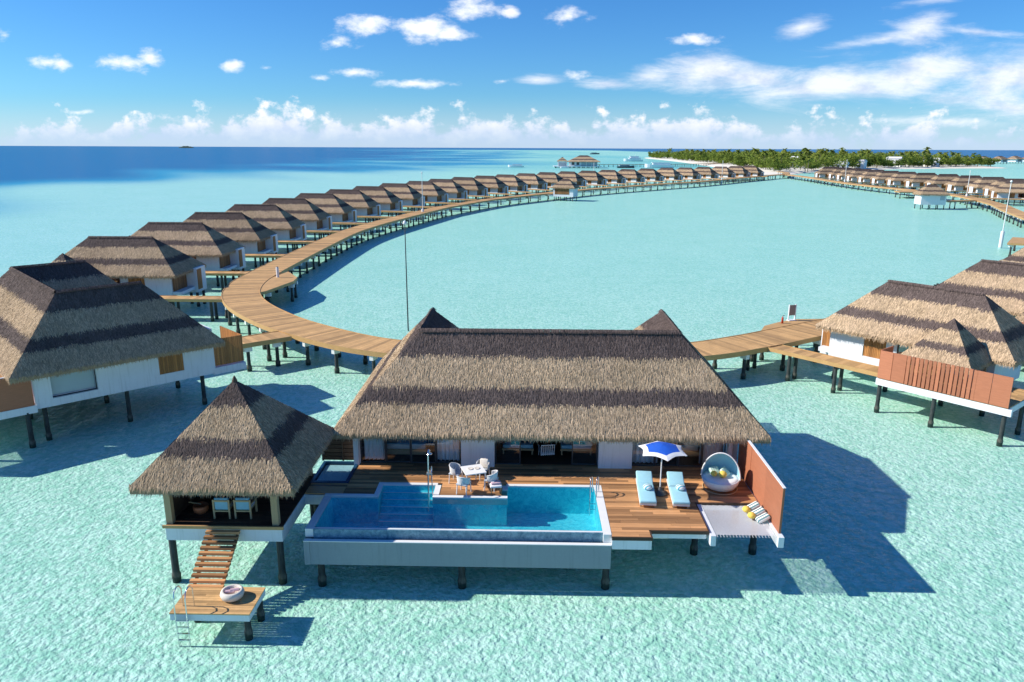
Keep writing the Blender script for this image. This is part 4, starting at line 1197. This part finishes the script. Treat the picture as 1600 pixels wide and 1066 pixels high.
def hut(label, x, y, rz, shutter_x, s):
    t = thing('lagoon_hut', label, 'pavilion', (x, y, 0), rz, 'white service pavilions on the lagoon side'); t.scale = (.78, .78, .9)
    pp, cap = hip(5.0, 3.6, 4.6, 7.4)
    thatch_roof('roof', pp, 4.6, 7.4, t, 30, 77, caps=cap)
    mb = MB(); mb.box(-4.3, -2.9, 1.3, 4.3, -2.7, 4.9, 0, .5); mb.box(-4.3, 2.7, 1.3, 4.3, 2.9, 4.9, 0, .5); mb.box(-4.3, -2.7, 1.3, -4.1, 2.7, 4.9, 0, .5); mb.box(4.1, -2.7, 1.3, 4.3, 2.7, 4.9, 0, .5); mb.box(-4.1, -2.7, 1.3, 4.1, 2.7, 1.5, 0, .5)
    mb.build('wall', 'white', t)
    mb = MB()
    if s: slats(mb, -3.7, 2.6, -2.95, 2.1, 4.5, .16)
    else: mb.box(2.2, -2.95, 2.7, 3.8, -2.91, 4.0)
    mb.build('shutter' if s else 'window', 'brown_slat' if s else 'glass_pale', t)
    for px in (-4, -1.3, 1.3, 4):
        for py in (-2.5, 2.5): pile(t, px, py, 1.3, .15)
    return t
hut('white hut with large brown shutter on stilts before the left row', 12.2, 242.2, R(-22), 0, True)
hut('white hut with thatched roof and small window standing before the right row', 115.0, 216.2, R(-5), 0, False)
link((119.5, 217), (132.5, 222.5), 2.0, 'hut_jetty')

# ------------------------------------------------------------------ far water: restaurant, boats, pier
RS = thing('restaurant', 'wide thatched overwater restaurant with white walls beyond the left row', 'restaurant', (45.8, 652, 0), R(0))
pp, cap = hip(13.5, 10, 5.2, 10.2, 2.0, 0); thatch_roof('roof', pp, 5.2, 10.2, RS, 6, 9, blen=.6, bw=.12, fringe=8, caps=cap)
mb = MB(); mb.box(-10, -8, 1.2, -1, 8, 5.6, 0, .5); mb.build('wall', 'white', RS)
for x in (-8.5, -4.5):
    mb = MB(); mb.box(x, -8.06, 2.4, x + 2.2, -8.02, 4.6); mb.build('window', 'frame', RS)
mb = MB(); mb.box(-1, -7.6, 1.2, 13, 8, 5.6); mb.build('glass_front', 'glass_pale', RS)
for x in (-1, 3.5, 8, 12.7):
    mb = MB(); mb.box(x, -8.2, 1.2, x + .5, -7.7, 5.4); mb.build('post', 'white', RS)
mb = MB(); mb.box(-24, -9.5, .9, 17, 9.5, 1.3); mb.build('deck', 'white_stone', RS)
for i in range(10):
    for y in (-8.5, 8.5): pile(RS, -22 + i * 4, y, .9, .3)
GZ = thing('gazebo', 'small grey-roofed gazebo at the left end of the restaurant deck', 'gazebo', (29.5, 652, 1.3))
pp, _ = hip(4.4, 4.4, 4.2, 7.6); thatch_roof('roof', pp, 4.2, 7.6, GZ, 6, 10, blen=.6, bw=.12, fringe=8)
for x in (-3.5, 3.5):
    for y in (-3.5, 3.5):
        mb = MB(); mb.box(x - .2, y - .2, 0, x + .2, y + .2, 4.6); mb.build('post', 'white', GZ)
mb = MB(); mb.box(-3.2, -3.2, 0, 3.2, 3.2, 3.2, 0); mb.build('wall', 'glass_pale', GZ)

def boat(name, label, x, y, rz, L, decks, dark=False, fly=False):
    t = thing(name, label, 'boat', (x, y, 0), rz)
    mb = MB(); w = L * .14
    rows = []
    for k in range(13):
        u = k / 12; xx = -L / 2 + L * u
        ww = w * (1 if u < .55 else math.sqrt(max(0, 1 - ((u - .55) / .45) ** 2)) ** 1.0) + .02
        zt = .1 * L * (.8 + .5 * u ** 2)
        rows.append([(xx, -ww, zt), (xx, -ww * .8, 0), (xx, 0, -.4), (xx, ww * .8, 0), (xx, ww, zt), (xx, 0, zt + .02)])
    mb.grid(rows, 0, .5, False, True); mb.face(list(reversed(rows[0])))
    mb.build('hull', 'hull_dark' if dark else 'hull', t)
    z = .09 * L
    for d in range(decks):
        f = 1 - .26 * d
        mb = MB(); mb.box(-L * .38 * f, -w * .8 * f, z, L * .22 * f, w * .8 * f, z + .09 * L * .8); c = mb.build('cabin', 'hull', t)
        mb = MB(); mb.box(-L * .34 * f, -w * .8 * f - .05, z + .025 * L, L * .18 * f, -w * .8 * f - .01, z + .055 * L); mb.build('window', 'frame', c)
        mb = MB(); mb.box(-L * .42 * f, -w * .85 * f, z + .075 * L, L * .26 * f, w * .85 * f, z + .085 * L); mb.build('cabin_roof', 'roof_grey' if dark else 'hull', t)
        z += .085 * L
    if fly:
        mb = MB(); mb.tube([(-L * .1, 0, z), (-L * .12, 0, z + L * .12)], .12, 6); mb.build('mast', 'hull', t)
    return t
boat('motor_yacht', 'large white motor yacht with two decks near the island tip', 137, 992, R(185), 25, 2, fly=True)
boat('speedboat', 'white speedboat leaving the restaurant, farthest out at left', -10.5, 662, R(180), 14, 1)
boat('cargo_barge', 'dark open boat moored below the long pier', 84.5, 655, R(0), 15, 1, dark=True)
boat('ferry_boat', 'long white boat moored by the pier behind the villa roofs', 115, 667, R(180), 25, 1)
boat('dinghy', 'small white boat tied at the restaurant deck', 31, 640, R(180), 8, 1)
boat('fishing_boat', 'tiny dark boat far out near the horizon', 184, 2100, R(0), 26, 1, dark=True)
mb = MB()
PIER = [(62, 690), (103, 697), (165, 740), (205, 800)]
pr = boardwalk(PIER, 3.0, 4.4)
pr.name = 'pier'
del pr['kind']; tag(pr, 'long dark pier on posts running from the restaurant to the island beach', 'pier')
for k, (x, y, h) in enumerate(((-120, 1500, 5),)): pass

# ------------------------------------------------------------------ palm island
SHORE = [(205, 1340), (196, 1240), (196, 1120), (190, 960), (180, 800), (166, 650), (156, 560), (150, 505), (158, 494), (176, 505), (200, 545), (225, 572), (258, 606), (320, 655), (372, 682), (405, 694), (432, 700), (452, 730), (470, 830), (460, 980), (400, 1180), (310, 1330), (240, 1400)]
cx0, cy0 = 300, 860
def inside(p, poly):
    x, y = p; r = False; j = len(poly) - 1
    for i in range(len(poly)):
        xi, yi = poly[i]; xj, yj = poly[j]
        if (yi > y) != (yj > y) and x < (xj - xi) * (y - yi) / (yj - yi) + xi: r = not r
        j = i
    return r
mb = MB()
rows = []
for sc, z in ((1.03, -.5), (1.0, .05), (.985, .5), (.95, 1.0), (.8, 1.3), (.4, 1.5), (.0, 1.5)):
    sp = [p for p in spline(SHORE + [SHORE[0]], lambda d: 25)]
    rows.append([(cx0 + (p.x - cx0) * sc, cy0 + (p.y - cy0) * sc, z) for p in sp])
mb.grid(rows, 0)
mb.build('beach', 'sand', None, kind='structure')
GREEN = [(cx0 + (x - cx0) * (.90 if x < 260 and y > 520 else .93), cy0 + (y - cy0) * .955) for x, y in SHORE]
GREEN = [(x + (8 if x < 200 else 0), y + 4) for x, y in GREEN]
def palm_crown(rnd, h, lean):
    mb = MB(); top = V((lean[0], lean[1], h))
    n = rnd.randint(15, 19)
    for k in range(n):
        az = 2 * PI * k / n + rnd.uniform(-.2, .2); el = R(rnd.uniform(-25, 70)); L = rnd.uniform(3.0, 4.4)
        d = V((math.cos(az), math.sin(az), 0)); lat = V((-d.y, d.x, 0))
        p = top.copy(); e = el; prev = None; tone = rnd.random()
        for s_ in range(6):
            wd = (.25, .75, .95, .9, .65, .1)[s_]
            cur = (p.copy(), wd)
            if prev is not None:
                a, wa = prev; b, wb = cur
                for sg in (1, -1):
                    dr = V((0, 0, -.5))
                    mb.face([a, b, b + lat * sg * wb + dr * wb, a + lat * sg * wa * .85 + dr * wa - (b - a) * .0], 0, max(0, min(1, tone * .6 + rnd.random() * .4)))
            prev = cur
            p = p + (d * math.cos(e) + V((0, 0, math.sin(e)))) * (L / 5)
            e -= R(rnd.uniform(16, 26))
    return mb
PALMS = []
rnd = random.Random(11)
PLAB = ['slim coconut palm with tall curved trunk in the island grove', 'short full coconut palm with spreading fronds in the island grove', 'leaning coconut palm with drooping crown in the island grove', 'tallest straight coconut palm rising above the island grove']
for k, h in enumerate((10.8, 8.2, 9.6, 12.6)):
    t = thing('palm_tree', PLAB[k], 'palm tree', (0, 0, 0), 0, 'coconut palms of the island grove')
    lean = (rnd.uniform(-1.2, 1.2), rnd.uniform(-1, 1))
    mb = MB(); mb.tube([(lean[0] * u ** 1.6, lean[1] * u ** 1.6, h * u - .3 * (u == 0)) for u in (0, .2, .45, .7, 1)], .26, 7, 0, .15); mb.build('trunk', 'trunk', t)
    palm_crown(rnd, h, lean).build('crown', 'frond', t)
    PALMS.append(t)
BUSH = []
BLAB = ['low dense dark green tree at the edge of the island grove', 'rounded broad-leaved tree standing among the island palms']
def leaf_crown(rnd, w, h, z0, n, size):
    mb = MB(); lobes = [(V((rnd.gauss(0, w * .4), rnd.gauss(0, w * .4), z0 + h * rnd.uniform(.25, .8))), rnd.uniform(.35, .6)) for _ in range(9)]
    for _ in range(n):
        c, r_ = rnd.choice(lobes)
        d = V((rnd.gauss(0, 1), rnd.gauss(0, 1), rnd.gauss(0, .8))).normalized()
        p = c + V((d.x * w * r_, d.y * w * r_, d.z * h * r_ * .7)) * rnd.uniform(.75, 1.05)
        a = V((rnd.gauss(0, 1), rnd.gauss(0, 1), rnd.gauss(0, 1))).normalized()
        b = d.cross(a).normalized(); a = b.cross(d + a * .5).normalized()
        s_ = size * rnd.uniform(.6, 1.3)
        mb.face([p - a * s_, p + b * s_ * .6, p + a * s_, p - b * s_ * .6], 0, rnd.random())
    return mb
for k, (w, h) in enumerate(((4.6, 4.5), (4.0, 7.0))):
    t = thing('shrub_tree', BLAB[k], 'tree', (0, 0, 0), 0, 'broad-leaved trees of the island')
    mb = MB(); mb.tube([(0, 0, -.3), (.2, .1, h * .5)], .3, 7, 0, .15)
    for q in range(4): mb.tube([(.2, .1, h * .35), (1.4 * math.cos(q * 1.6), 1.4 * math.sin(q * 1.6), h * .6)], .12, 5, 0, .05)
    mb.build('trunk', 'trunk', t)
    leaf_crown(rnd, w, h, 1.0, 900, .42).build('crown', 'leaf', t)
    BUSH.append(t)
index_children()
cam2 = V((0, 0))
def scatter(n, seed, front):
    rn = random.Random(seed); out = []
    while len(out) < n:
        p = (rn.uniform(150, 470), rn.uniform(480, 1400))
        if not inside(p, GREEN): continue
        if rn.random() > (620 / p[1]) ** front: continue
        if any((p[0] - q[0]) ** 2 + (p[1] - q[1]) ** 2 < 14 for q in out): continue
        out.append(p)
    return out
first = [True] * 8
for i, (x, y) in enumerate(scatter(295, 5, .9)):
    k = rnd.choices((0, 1, 2, 3), (4, 4, 4, 1.0))[0]
    o = PALMS[k] if first[k] else copy_tree(PALMS[k]); first[k] = False
    place(o, (x, y, 1.0), rnd.uniform(0, 6.28)); s_ = rnd.uniform(.85, 1.2); o.scale = (s_, s_, s_ * rnd.uniform(.9, 1.1))
edge = []
sg = spline(GREEN + [GREEN[0]], lambda d: 9)
for p in sg:
    if (p.y < 760 and p.x > 250) or rnd.random() < .35 and p.y < 1350: edge.append((p.x + rnd.uniform(-3, 3), p.y + rnd.uniform(0, 6)))
for i, (x, y) in enumerate(edge[:110]):
    k = 0 if rnd.random() < .65 else 1
    o = BUSH[k] if first[4 + k] else copy_tree(BUSH[k]); first[4 + k] = False
    place(o, (x, y, .8), rnd.uniform(0, 6.28)); s_ = rnd.uniform(.8, 1.35); o.scale = (s_, s_, s_)
# the grove behind reads as one mass
mb = MB(); rn = random.Random(3)
cl = []
while len(cl) < 1700:
    p = (rn.uniform(150, 470), rn.uniform(480, 1400))
    if inside(p, GREEN) and rn.random() < (640 / p[1]) ** .9: cl.append(p)
for x, y in cl:
    hh = rn.uniform(6.0, 12.5); tn = rn.random()
    for _ in range(40):
        d = V((rn.gauss(0, 1), rn.gauss(0, 1), rn.gauss(0, .6))).normalized()
        p = V((x, y, 1 + hh * .6)) + V((d.x * 4.2, d.y * 4.2, d.z * hh * .45)) * rn.uniform(.6, 1.1)
        a = V((rn.gauss(0, 1), rn.gauss(0, 1), rn.gauss(0, .5))).normalized(); b = a.cross(V((rn.gauss(0, 1), rn.gauss(0, 1), rn.gauss(0, 1)))).normalized()
        s_ = rn.uniform(.7, 1.5)
        mb.face([p - a * s_, p + b * s_ * .4, p + a * s_, p - b * s_ * .4], 0, max(0, min(1, tn * .6 + rn.random() * .4)))
o = mb.build('palm_forest', 'leaf', None, kind='stuff')
o['label'] = 'dense green undergrowth and crowns filling the palm island'; o['category'] = 'forest'
# pale resort buildings between the trees
for i, (x, y, w, d, h, l) in enumerate(((272, 640, 20, 9, 5.5, 'white flat-roofed building showing through the trees behind the far right row'), (252, 618, 13, 7, 4.2, 'low white building at the beach before the trees, left of the larger one'),
                                 (330, 690, 12, 8, 7.5, 'white gabled building between palms toward the right end of the island'), (222, 640, 9, 7, 8, 'small white building high among the palms near the middle of the island'), (372, 706, 13, 8, 6.5, 'pale building showing among trees at the right end of the island'))):
    t = thing('resort_building', l, 'building', (x, y, .9), R(-35))
    mb = MB(); mb.box(-w / 2, -d / 2, 0, w / 2, d / 2, h, 0, .5); mb.build('wall', 'white', t)
    mb = MB(); mb.face([(-w / 2 - .5, -d / 2 - .5, h), (w / 2 + .5, -d / 2 - .5, h), (w / 2, 0, h + 1.6), (-w / 2, 0, h + 1.6)]); mb.face([(w / 2 + .5, d / 2 + .5, h), (-w / 2 - .5, d / 2 + .5, h), (-w / 2, 0, h + 1.6), (w / 2, 0, h + 1.6)])
    mb.face([(w / 2 + .5, -d / 2 - .5, h), (w / 2 + .5, d / 2 + .5, h), (w / 2, 0, h + 1.6)]); mb.face([(-w / 2 - .5, d / 2 + .5, h), (-w / 2 - .5, -d / 2 - .5, h), (-w / 2, 0, h + 1.6)])
    mb.build('roof', 'white_stone', t)
    for k in range(3):
        mb = MB(); mb.box(-w * .35 + k * w * .28, -d / 2 - .05, 1.2, -w * .35 + k * w * .28 + w * .14, -d / 2 - .01, 3); mb.build('window', 'frame', t)

# ------------------------------------------------------------------ far right: breakwater and more stilt houses
mb = MB(); rows = []; rn = random.Random(8)
for i in range(90):
    u = i / 89; x = 700 + u * 620; y = 1230 + u * 260
    rows.append([(x, y - 12 + rn.uniform(-2, 2), -.4), (x, y - 6, 1.6 + rn.uniform(-.6, .6)), (x, y + rn.uniform(-1, 1), 2.6 + rn.uniform(-.7, .7)), (x, y + 8, 1.8 + rn.uniform(-.6, .6)), (x, y + 14, -.4)])
mb.grid(rows, 0, .5, False)
tag(mb.build('breakwater', 'rock', None), 'long low brown breakwater on the reef beyond the right end of the island', 'breakwater')
for i in range(6):
    x, y = 505 + i * 40, 885 + i * 34
    t = thing('stilt_house', 'distant white stilt house beyond the island, %s from the palms' % ORD[i], 'house', (x, y, 0), R(35), 'stilt houses beyond the island')
    pp, cap = hip(11, 7, 5.2, 9.0); thatch_roof('roof', pp, 5.2, 9.0, t, 3, 40 + i, blen=.6, bw=.14, fringe=5)
    mb = MB(); mb.box(-9, -5.5, 1.5, 9, 5.5, 5.6, 0, .5); mb.build('wall', 'white', t)
    mb = MB(); mb.box(-4, -5.6, 2.2, 6, -5.52, 4.6); mb.build('window', 'frame', t)
    for px in (-8, 0, 8):
        for py in (-5, 5): pile(t, px, py, 1.5, .3)

# specks of land on the horizon at left
def isle(x, y, L, h):
    mb = MB(); rows = []; rn = random.Random(int(L))
    for i in range(31):
        u = i / 30; hh = h * max(.05, math.sin(PI * u)) ** .5 * rn.uniform(.7, 1)
        rows.append([(x + (u - .5) * L, y - L * .08, -1), (x + (u - .5) * L, y, hh), (x + (u - .5) * L, y + L * .08, -1)])
    mb.grid(rows, 0, .5, False)
    mb.build('distant_island', 'leaf_far', None, kind='structure')
M['leaf_far'] = mat("island_scrub", (.05, .09, .06), .9, .2, .02)
isle(-3400, 7500, 150, 22)
isle(-5600, 7400, 280, 32)

# ------------------------------------------------------------------ sea: sheet of water over a shallow sandy bed
def lerp(a, b, t_): return tuple(p + (q - p) * t_ for p, q in zip(a, b))
def sst(a, b, x):
    t_ = max(0, min(1, (x - a) / (b - a))); return t_ * t_ * (3 - 2 * t_)
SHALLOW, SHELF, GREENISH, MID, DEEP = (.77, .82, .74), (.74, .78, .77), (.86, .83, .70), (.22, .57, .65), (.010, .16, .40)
EDGE = [(-400, -225), (0, -215), (284, -203), (381, -192), (459, -182), (559, -164), (739, -141), (1142, -121), (2000, -160), (3300, -300), (4200, -700)]
def edge_x(y):
    if y <= EDGE[0][0]: return EDGE[0][1]
    for (a, xa), (b, xb) in zip(EDGE, EDGE[1:]):
        if y <= b: return xa + (xb - xa) * (y - a) / (b - a)
    return EDGE[-1][1]
DEPTH = {}
def wob(x, y): return math.sin(x * .021 + 1.3 * math.sin(y * .013)) * .5 + math.sin(y * .031 + x * .008) * .3 + math.sin(x * .07 + y * .05) * .2
def sea_colour(x, y):
    r = math.hypot(x, y)
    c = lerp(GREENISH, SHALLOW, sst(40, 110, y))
    c = lerp(c, SHELF, sst(-40, -70, x) * sst(40, 120, y))
    c = lerp(c, MID, .75 * sst(430, 700, y) * (.6 + .4 * wob(x * .5, y * .3)) * (1 - sst(160, 260, x) * .6))
    c = lerp(c, SHALLOW, .6 * sst(1500, 2300, r) * sst(.0, .5, wob(x * .2, y * .05)))
    w = 46 + y * .10 if y > 0 else 46
    d = sst(w, -w, x - edge_x(y) + w * .8 * wob(x, y))
    d = max(d, .55 * sst(600, 700, y) * sst(1500, 1100, y) * sst(60, -80, x) * sst(.1, .5, wob(x * .15 + 30, y * .8)))
    d = max(d, sst(5000, 6500, r), sst(1500, 1750, y) * sst(500, 700, x), sst(520, 900, x - .1 * y) * sst(-200, 200, 900 - y) * 0)
    d = max(d, sst(-.62, -.9, x / max(r, 1)) * sst(200, 300, r))
    DEPTH[(x, y)] = d
    MIDB = (.035, .34, .60)
    return lerp(c, MIDB, d / .45) if d < .45 else lerp(MIDB, DEEP, (d - .45) / .55)
def fan(name, z, material, kind, colour=None):
    rings = [0.0] + [2 * 1.055 ** k for k in range(190)]
    rings = [r for r in rings if r < 48000] + [52000]
    n = 300
    angs = []
    for k in range(n):                                   # denser towards the side the photograph looks at
        u = k / n * 2 * PI
        angs.append(u - .55 * math.sin(u))
    vs = [(0, 0, z)]
    for r in rings[1:]:
        for a in angs: vs.append((r * math.sin(a), r * math.cos(a), z))
    fs = [(0, 1 + (k + 1) % n, 1 + k) for k in range(n)]
    for i in range(len(rings) - 2):
        for k in range(n):
            a, b = 1 + i * n + k, 1 + i * n + (k + 1) % n
            fs.append((a, b, b + n, a + n))
    me = bpy.data.meshes.new(name); me.from_pydata(vs, [], fs); me.materials.append(M[material])
    if colour:
        at = me.color_attributes.new("zone", 'FLOAT_COLOR', 'POINT')
        at.data.foreach_set("color", [q for v in vs for q in (*colour(v[0], v[1]), 1)])
        at = me.attributes.new("ripple", 'FLOAT', 'POINT')
        at.data.foreach_set("value", [max(.0, 1 - math.hypot(v[0], v[1]) / 150) ** 1.2 * .9 + .08 for v in vs])
        at = me.attributes.new("depth", 'FLOAT', 'POINT'); at.data.foreach_set("value", [DEPTH.get((v[0], v[1]), 0) for v in vs])
    me.update()
    if me.polygons[5].normal.z < 0: me.flip_normals()
    o = bpy.data.objects.new(name, me); COL.objects.link(o); o['kind'] = kind
    return o
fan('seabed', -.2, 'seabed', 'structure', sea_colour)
fan('sea_water', 0.0, 'sea', 'structure')

# ------------------------------------------------------------------ sky, clouds and sun
W = bpy.data.worlds.new("World"); S.world = W; W.use_nodes = True
t = NT(W.node_tree)
sky = t.n("ShaderNodeTexSky", sky_type='NISHITA', sun_disc=False)
sky.sun_elevation = SUN_EL; sky.sun_rotation = math.atan2(SUN_DIR.x, SUN_DIR.y)
sky.altitude = 0; sky.air_density = 1.0; sky.dust_density = .15; sky.ozone_density = 3.0
tc = t.n("ShaderNodeTexCoord").outputs["Generated"]
sp = t.n("ShaderNodeSeparateXYZ"); t.put(sp.inputs[0], tc)
yy = t.math('MAXIMUM', t.math('ABSOLUTE', sp.outputs[1]), .06)
u_ = t.math('DIVIDE', sp.outputs[0], yy); v_ = t.math('DIVIDE', sp.outputs[2], yy)
cb = t.n("ShaderNodeCombineXYZ"); t.put(cb.inputs[0], u_); t.put(cb.inputs[1], v_)
uv = cb.outputs[0]
def px2uv(x, y):
    d = fw * F_PX + rt * (x - 800) - upv * (y - 533)
    return d.x / d.y, d.z / d.y
# separate fair-weather clouds: centre, half size, weight (seen directions, so they stay at infinity)
PUFFS = [(75, 98, 34, 11, 1), (92, 100, 22, 13, 1), (198, 100, 38, 13, 1), (235, 90, 26, 14, .9), (365, 105, 16, 8, .8), (416, 106, 11, 6, .7), (572, 40, 38, 17, 1), (525, 68, 34, 10, .7), (660, 46, 48, 20, 1.1), (705, 54, 34, 13, 1), (740, 12, 42, 18, 1.1), (797, 18, 15, 8, .8),
         (553, 113, 36, 8, .8), (500, 122, 18, 6, .7), (655, 131, 52, 8, .9), (785, 127, 14, 5, .6), (890, 25, 34, 15, .8), (8, 55, 18, 10, .9), (120, 176, 24, 5, .8), (1085, 62, 30, 9, .6), (895, 117, 26, 7, .6)]
STREAKS = [(845, 125, 42, 8, 0, .9), (945, 131, 52, 9, 0, 1), (1010, 120, 60, 16, -6, .8), (1110, 112, 80, 28, -8, 1.0), (1190, 128, 130, 28, 6, 1.0), (1300, 130, 150, 30, -4, 1.1), (1440, 116, 170, 32, -10, 1.1), (1560, 130, 120, 50, -5, 1.1), (1590, 172, 70, 20, 0, .9),
           (1250, 47, 40, 16, -20, .8), (1440, 44, 46, 22, -25, .8), (1380, 62, 150, 9, -8, .75), (1530, 50, 110, 6, 5, .7), (1450, 0, 70, 8, -8, .6), (1480, 190, 130, 9, 0, .7), (1290, 88, 90, 7, -5, .5)]
pn = t.n("ShaderNodeTexNoise"); pn.inputs["Scale"].default_value = 22; pn.inputs["Detail"].default_value = 7; pn.inputs["Roughness"].default_value = .62
t.put(pn.inputs["Vector"], t.scale(uv, (1, 1.9, 1)))
pn2 = t.n("ShaderNodeTexNoise"); pn2.inputs["Scale"].default_value = 9; pn2.inputs["Detail"].default_value = 8; pn2.inputs["Roughness"].default_value = .66; pn2.inputs["Distortion"].default_value = .4
t.put(pn2.inputs["Vector"], t.scale(uv, (.8, 3.4, 1)))
def ell(u0, v0, a, b, ang=0):
    mp = t.n("ShaderNodeMapping", vector_type='TEXTURE')
    mp.inputs["Location"].default_value = (u0, v0, 0); mp.inputs["Rotation"].default_value = (0, 0, ang); mp.inputs["Scale"].default_value = (a, b, 1)
    t.put(mp.inputs[0], uv)
    ln = t.n("ShaderNodeVectorMath", operation='LENGTH'); t.put(ln.inputs[0], mp.outputs[0])
    return ln.outputs["Value"]
acc = None
for x, y, a, b, w_ in PUFFS:
    u0, v0 = px2uv(x, y); k = 1 / F_PX
    e = t.math('MULTIPLY_ADD', ell(u0, v0, a * k * 1.15, b * k * 1.15), -w_, w_)
    acc = e if acc is None else t.math('MAXIMUM', acc, e)
puff = t.math('MULTIPLY_ADD', t.math('SUBTRACT', pn.outputs[0], .5), 2.6, t.math('MULTIPLY', acc, 1.1))
puff = t.math('MULTIPLY', t.n("ShaderNodeMapRange", interpolation_type='SMOOTHSTEP', i_0=puff, i_1=.05, i_2=1.0).outputs[0], t.math('GREATER_THAN', acc, -.9))
acc2 = None
for x, y, a, b, an, w_ in STREAKS:
    u0, v0 = px2uv(x, y); k = 1 / F_PX * 1.03
    e = t.math('MULTIPLY_ADD', ell(u0, v0, a * k * 1.1, b * k * 1.2, R(-an)), -w_, w_)
    acc2 = e if acc2 is None else t.math('SMOOTH_MAX', acc2, e, .25)
strk = t.math('MULTIPLY_ADD', t.math('SUBTRACT', pn2.outputs[0], .5), 2.6, t.math('MULTIPLY', acc2, 1.2))
strk = t.n("ShaderNodeMapRange", interpolation_type='SMOOTHSTEP', i_0=strk, i_1=.02, i_2=1.25).outputs[0]
# bank of cumulus low over the horizon
hb = t.n("ShaderNodeTexNoise"); hb.inputs["Scale"].default_value = 7.5; hb.inputs["Detail"].default_value = 2
t.put(hb.inputs["Vector"], t.scale(uv, (1, .0, 1)))
wt = t.math('ADD', t.n("ShaderNodeMapRange", i_0=u_, i_1=-.72, i_2=-.45, i_3=.45, i_4=1.0).outputs[0], t.n("ShaderNodeMapRange", i_0=u_, i_1=.05, i_2=.5, i_3=0.0, i_4=-.25).outputs[0])
top = t.math('MULTIPLY', t.math('MULTIPLY_ADD', hb.outputs[0], .098, -.010), wt)
bn = t.n("ShaderNodeTexNoise"); bn.inputs["Scale"].default_value = 24; bn.inputs["Detail"].default_value = 7; bn.inputs["Roughness"].default_value = .6
t.put(bn.inputs["Vector"], t.scale(uv, (1, 1.25, 1)))
bd = t.math('MULTIPLY_ADD', t.math('SUBTRACT', bn.outputs[0], .5), .15, t.math('SUBTRACT', top, v_))
bank = t.n("ShaderNodeMapRange", interpolation_type='SMOOTHSTEP', i_0=bd, i_1=-.003, i_2=.02).outputs[0]
bank = t.math('MULTIPLY', bank, t.n("ShaderNodeMapRange", i_0=v_, i_1=.0, i_2=.03, i_3=.25, i_4=.97).outputs[0])
# pale veil just above the horizon
veil = t.n("ShaderNodeMapRange", interpolation_type='SMOOTHSTEP', i_0=v_, i_1=.07, i_2=-.005, i_3=0.0, i_4=.55).outputs[0]
base = t.n("ShaderNodeHueSaturation", i_Saturation=1.18, i_Value=1.0, i_Color=sky.outputs[0]).outputs[0]
base = t.mix(1.0, base, (.48, .92, 1.38, 1), 'MULTIPLY')
c = t.mix(veil, base, (7.0, 8.1, 10.8, 1))
shade = t.n("ShaderNodeMapRange", i_0=t.math('MULTIPLY_ADD', t.math('SUBTRACT', bn.outputs[0], .5), .10, v_), i_1=.008, i_2=.056).outputs[0]
c = t.mix(bank, c, t.mix(shade, (5.8, 7.0, 9.6, 1), (10.8, 10.8, 11.0, 1)))
c = t.mix(t.math('MULTIPLY', strk, .9), c, t.mix(t.n("ShaderNodeMapRange", i_0=pn.outputs[0], i_1=.36, i_2=.56).outputs[0], (7.2, 8.0, 9.7, 1), (10.2, 10.5, 11.1, 1)))
c = t.mix(t.math('MULTIPLY', puff, .92), c, (11.0, 11.2, 11.5, 1))
bg = t.n("ShaderNodeBackground", i_Color=c, i_Strength=.078)
t.put(t.n("ShaderNodeOutputWorld").inputs[0], bg.outputs[0])

sl = bpy.data.lights.new("sun", 'SUN'); sl.energy = 4.8; sl.angle = R(.55); sl.color = (1.0, .94, .85)
so_ = bpy.data.objects.new("sun", sl); COL.objects.link(so_)
so_.rotation_euler = (-SUN_DIR).to_track_quat('-Z', 'Y').to_euler()

S.view_settings.view_transform = 'Standard'; S.view_settings.look = 'None'
S.view_settings.exposure = 0.42; S.view_settings.gamma = 1
S.cycles.use_denoising = True
S.cycles.max_bounces = 8; S.cycles.transparent_max_bounces = 12; S.cycles.caustics_reflective = False; S.cycles.caustics_refractive = False
S.cycles.sample_clamp_indirect = 4
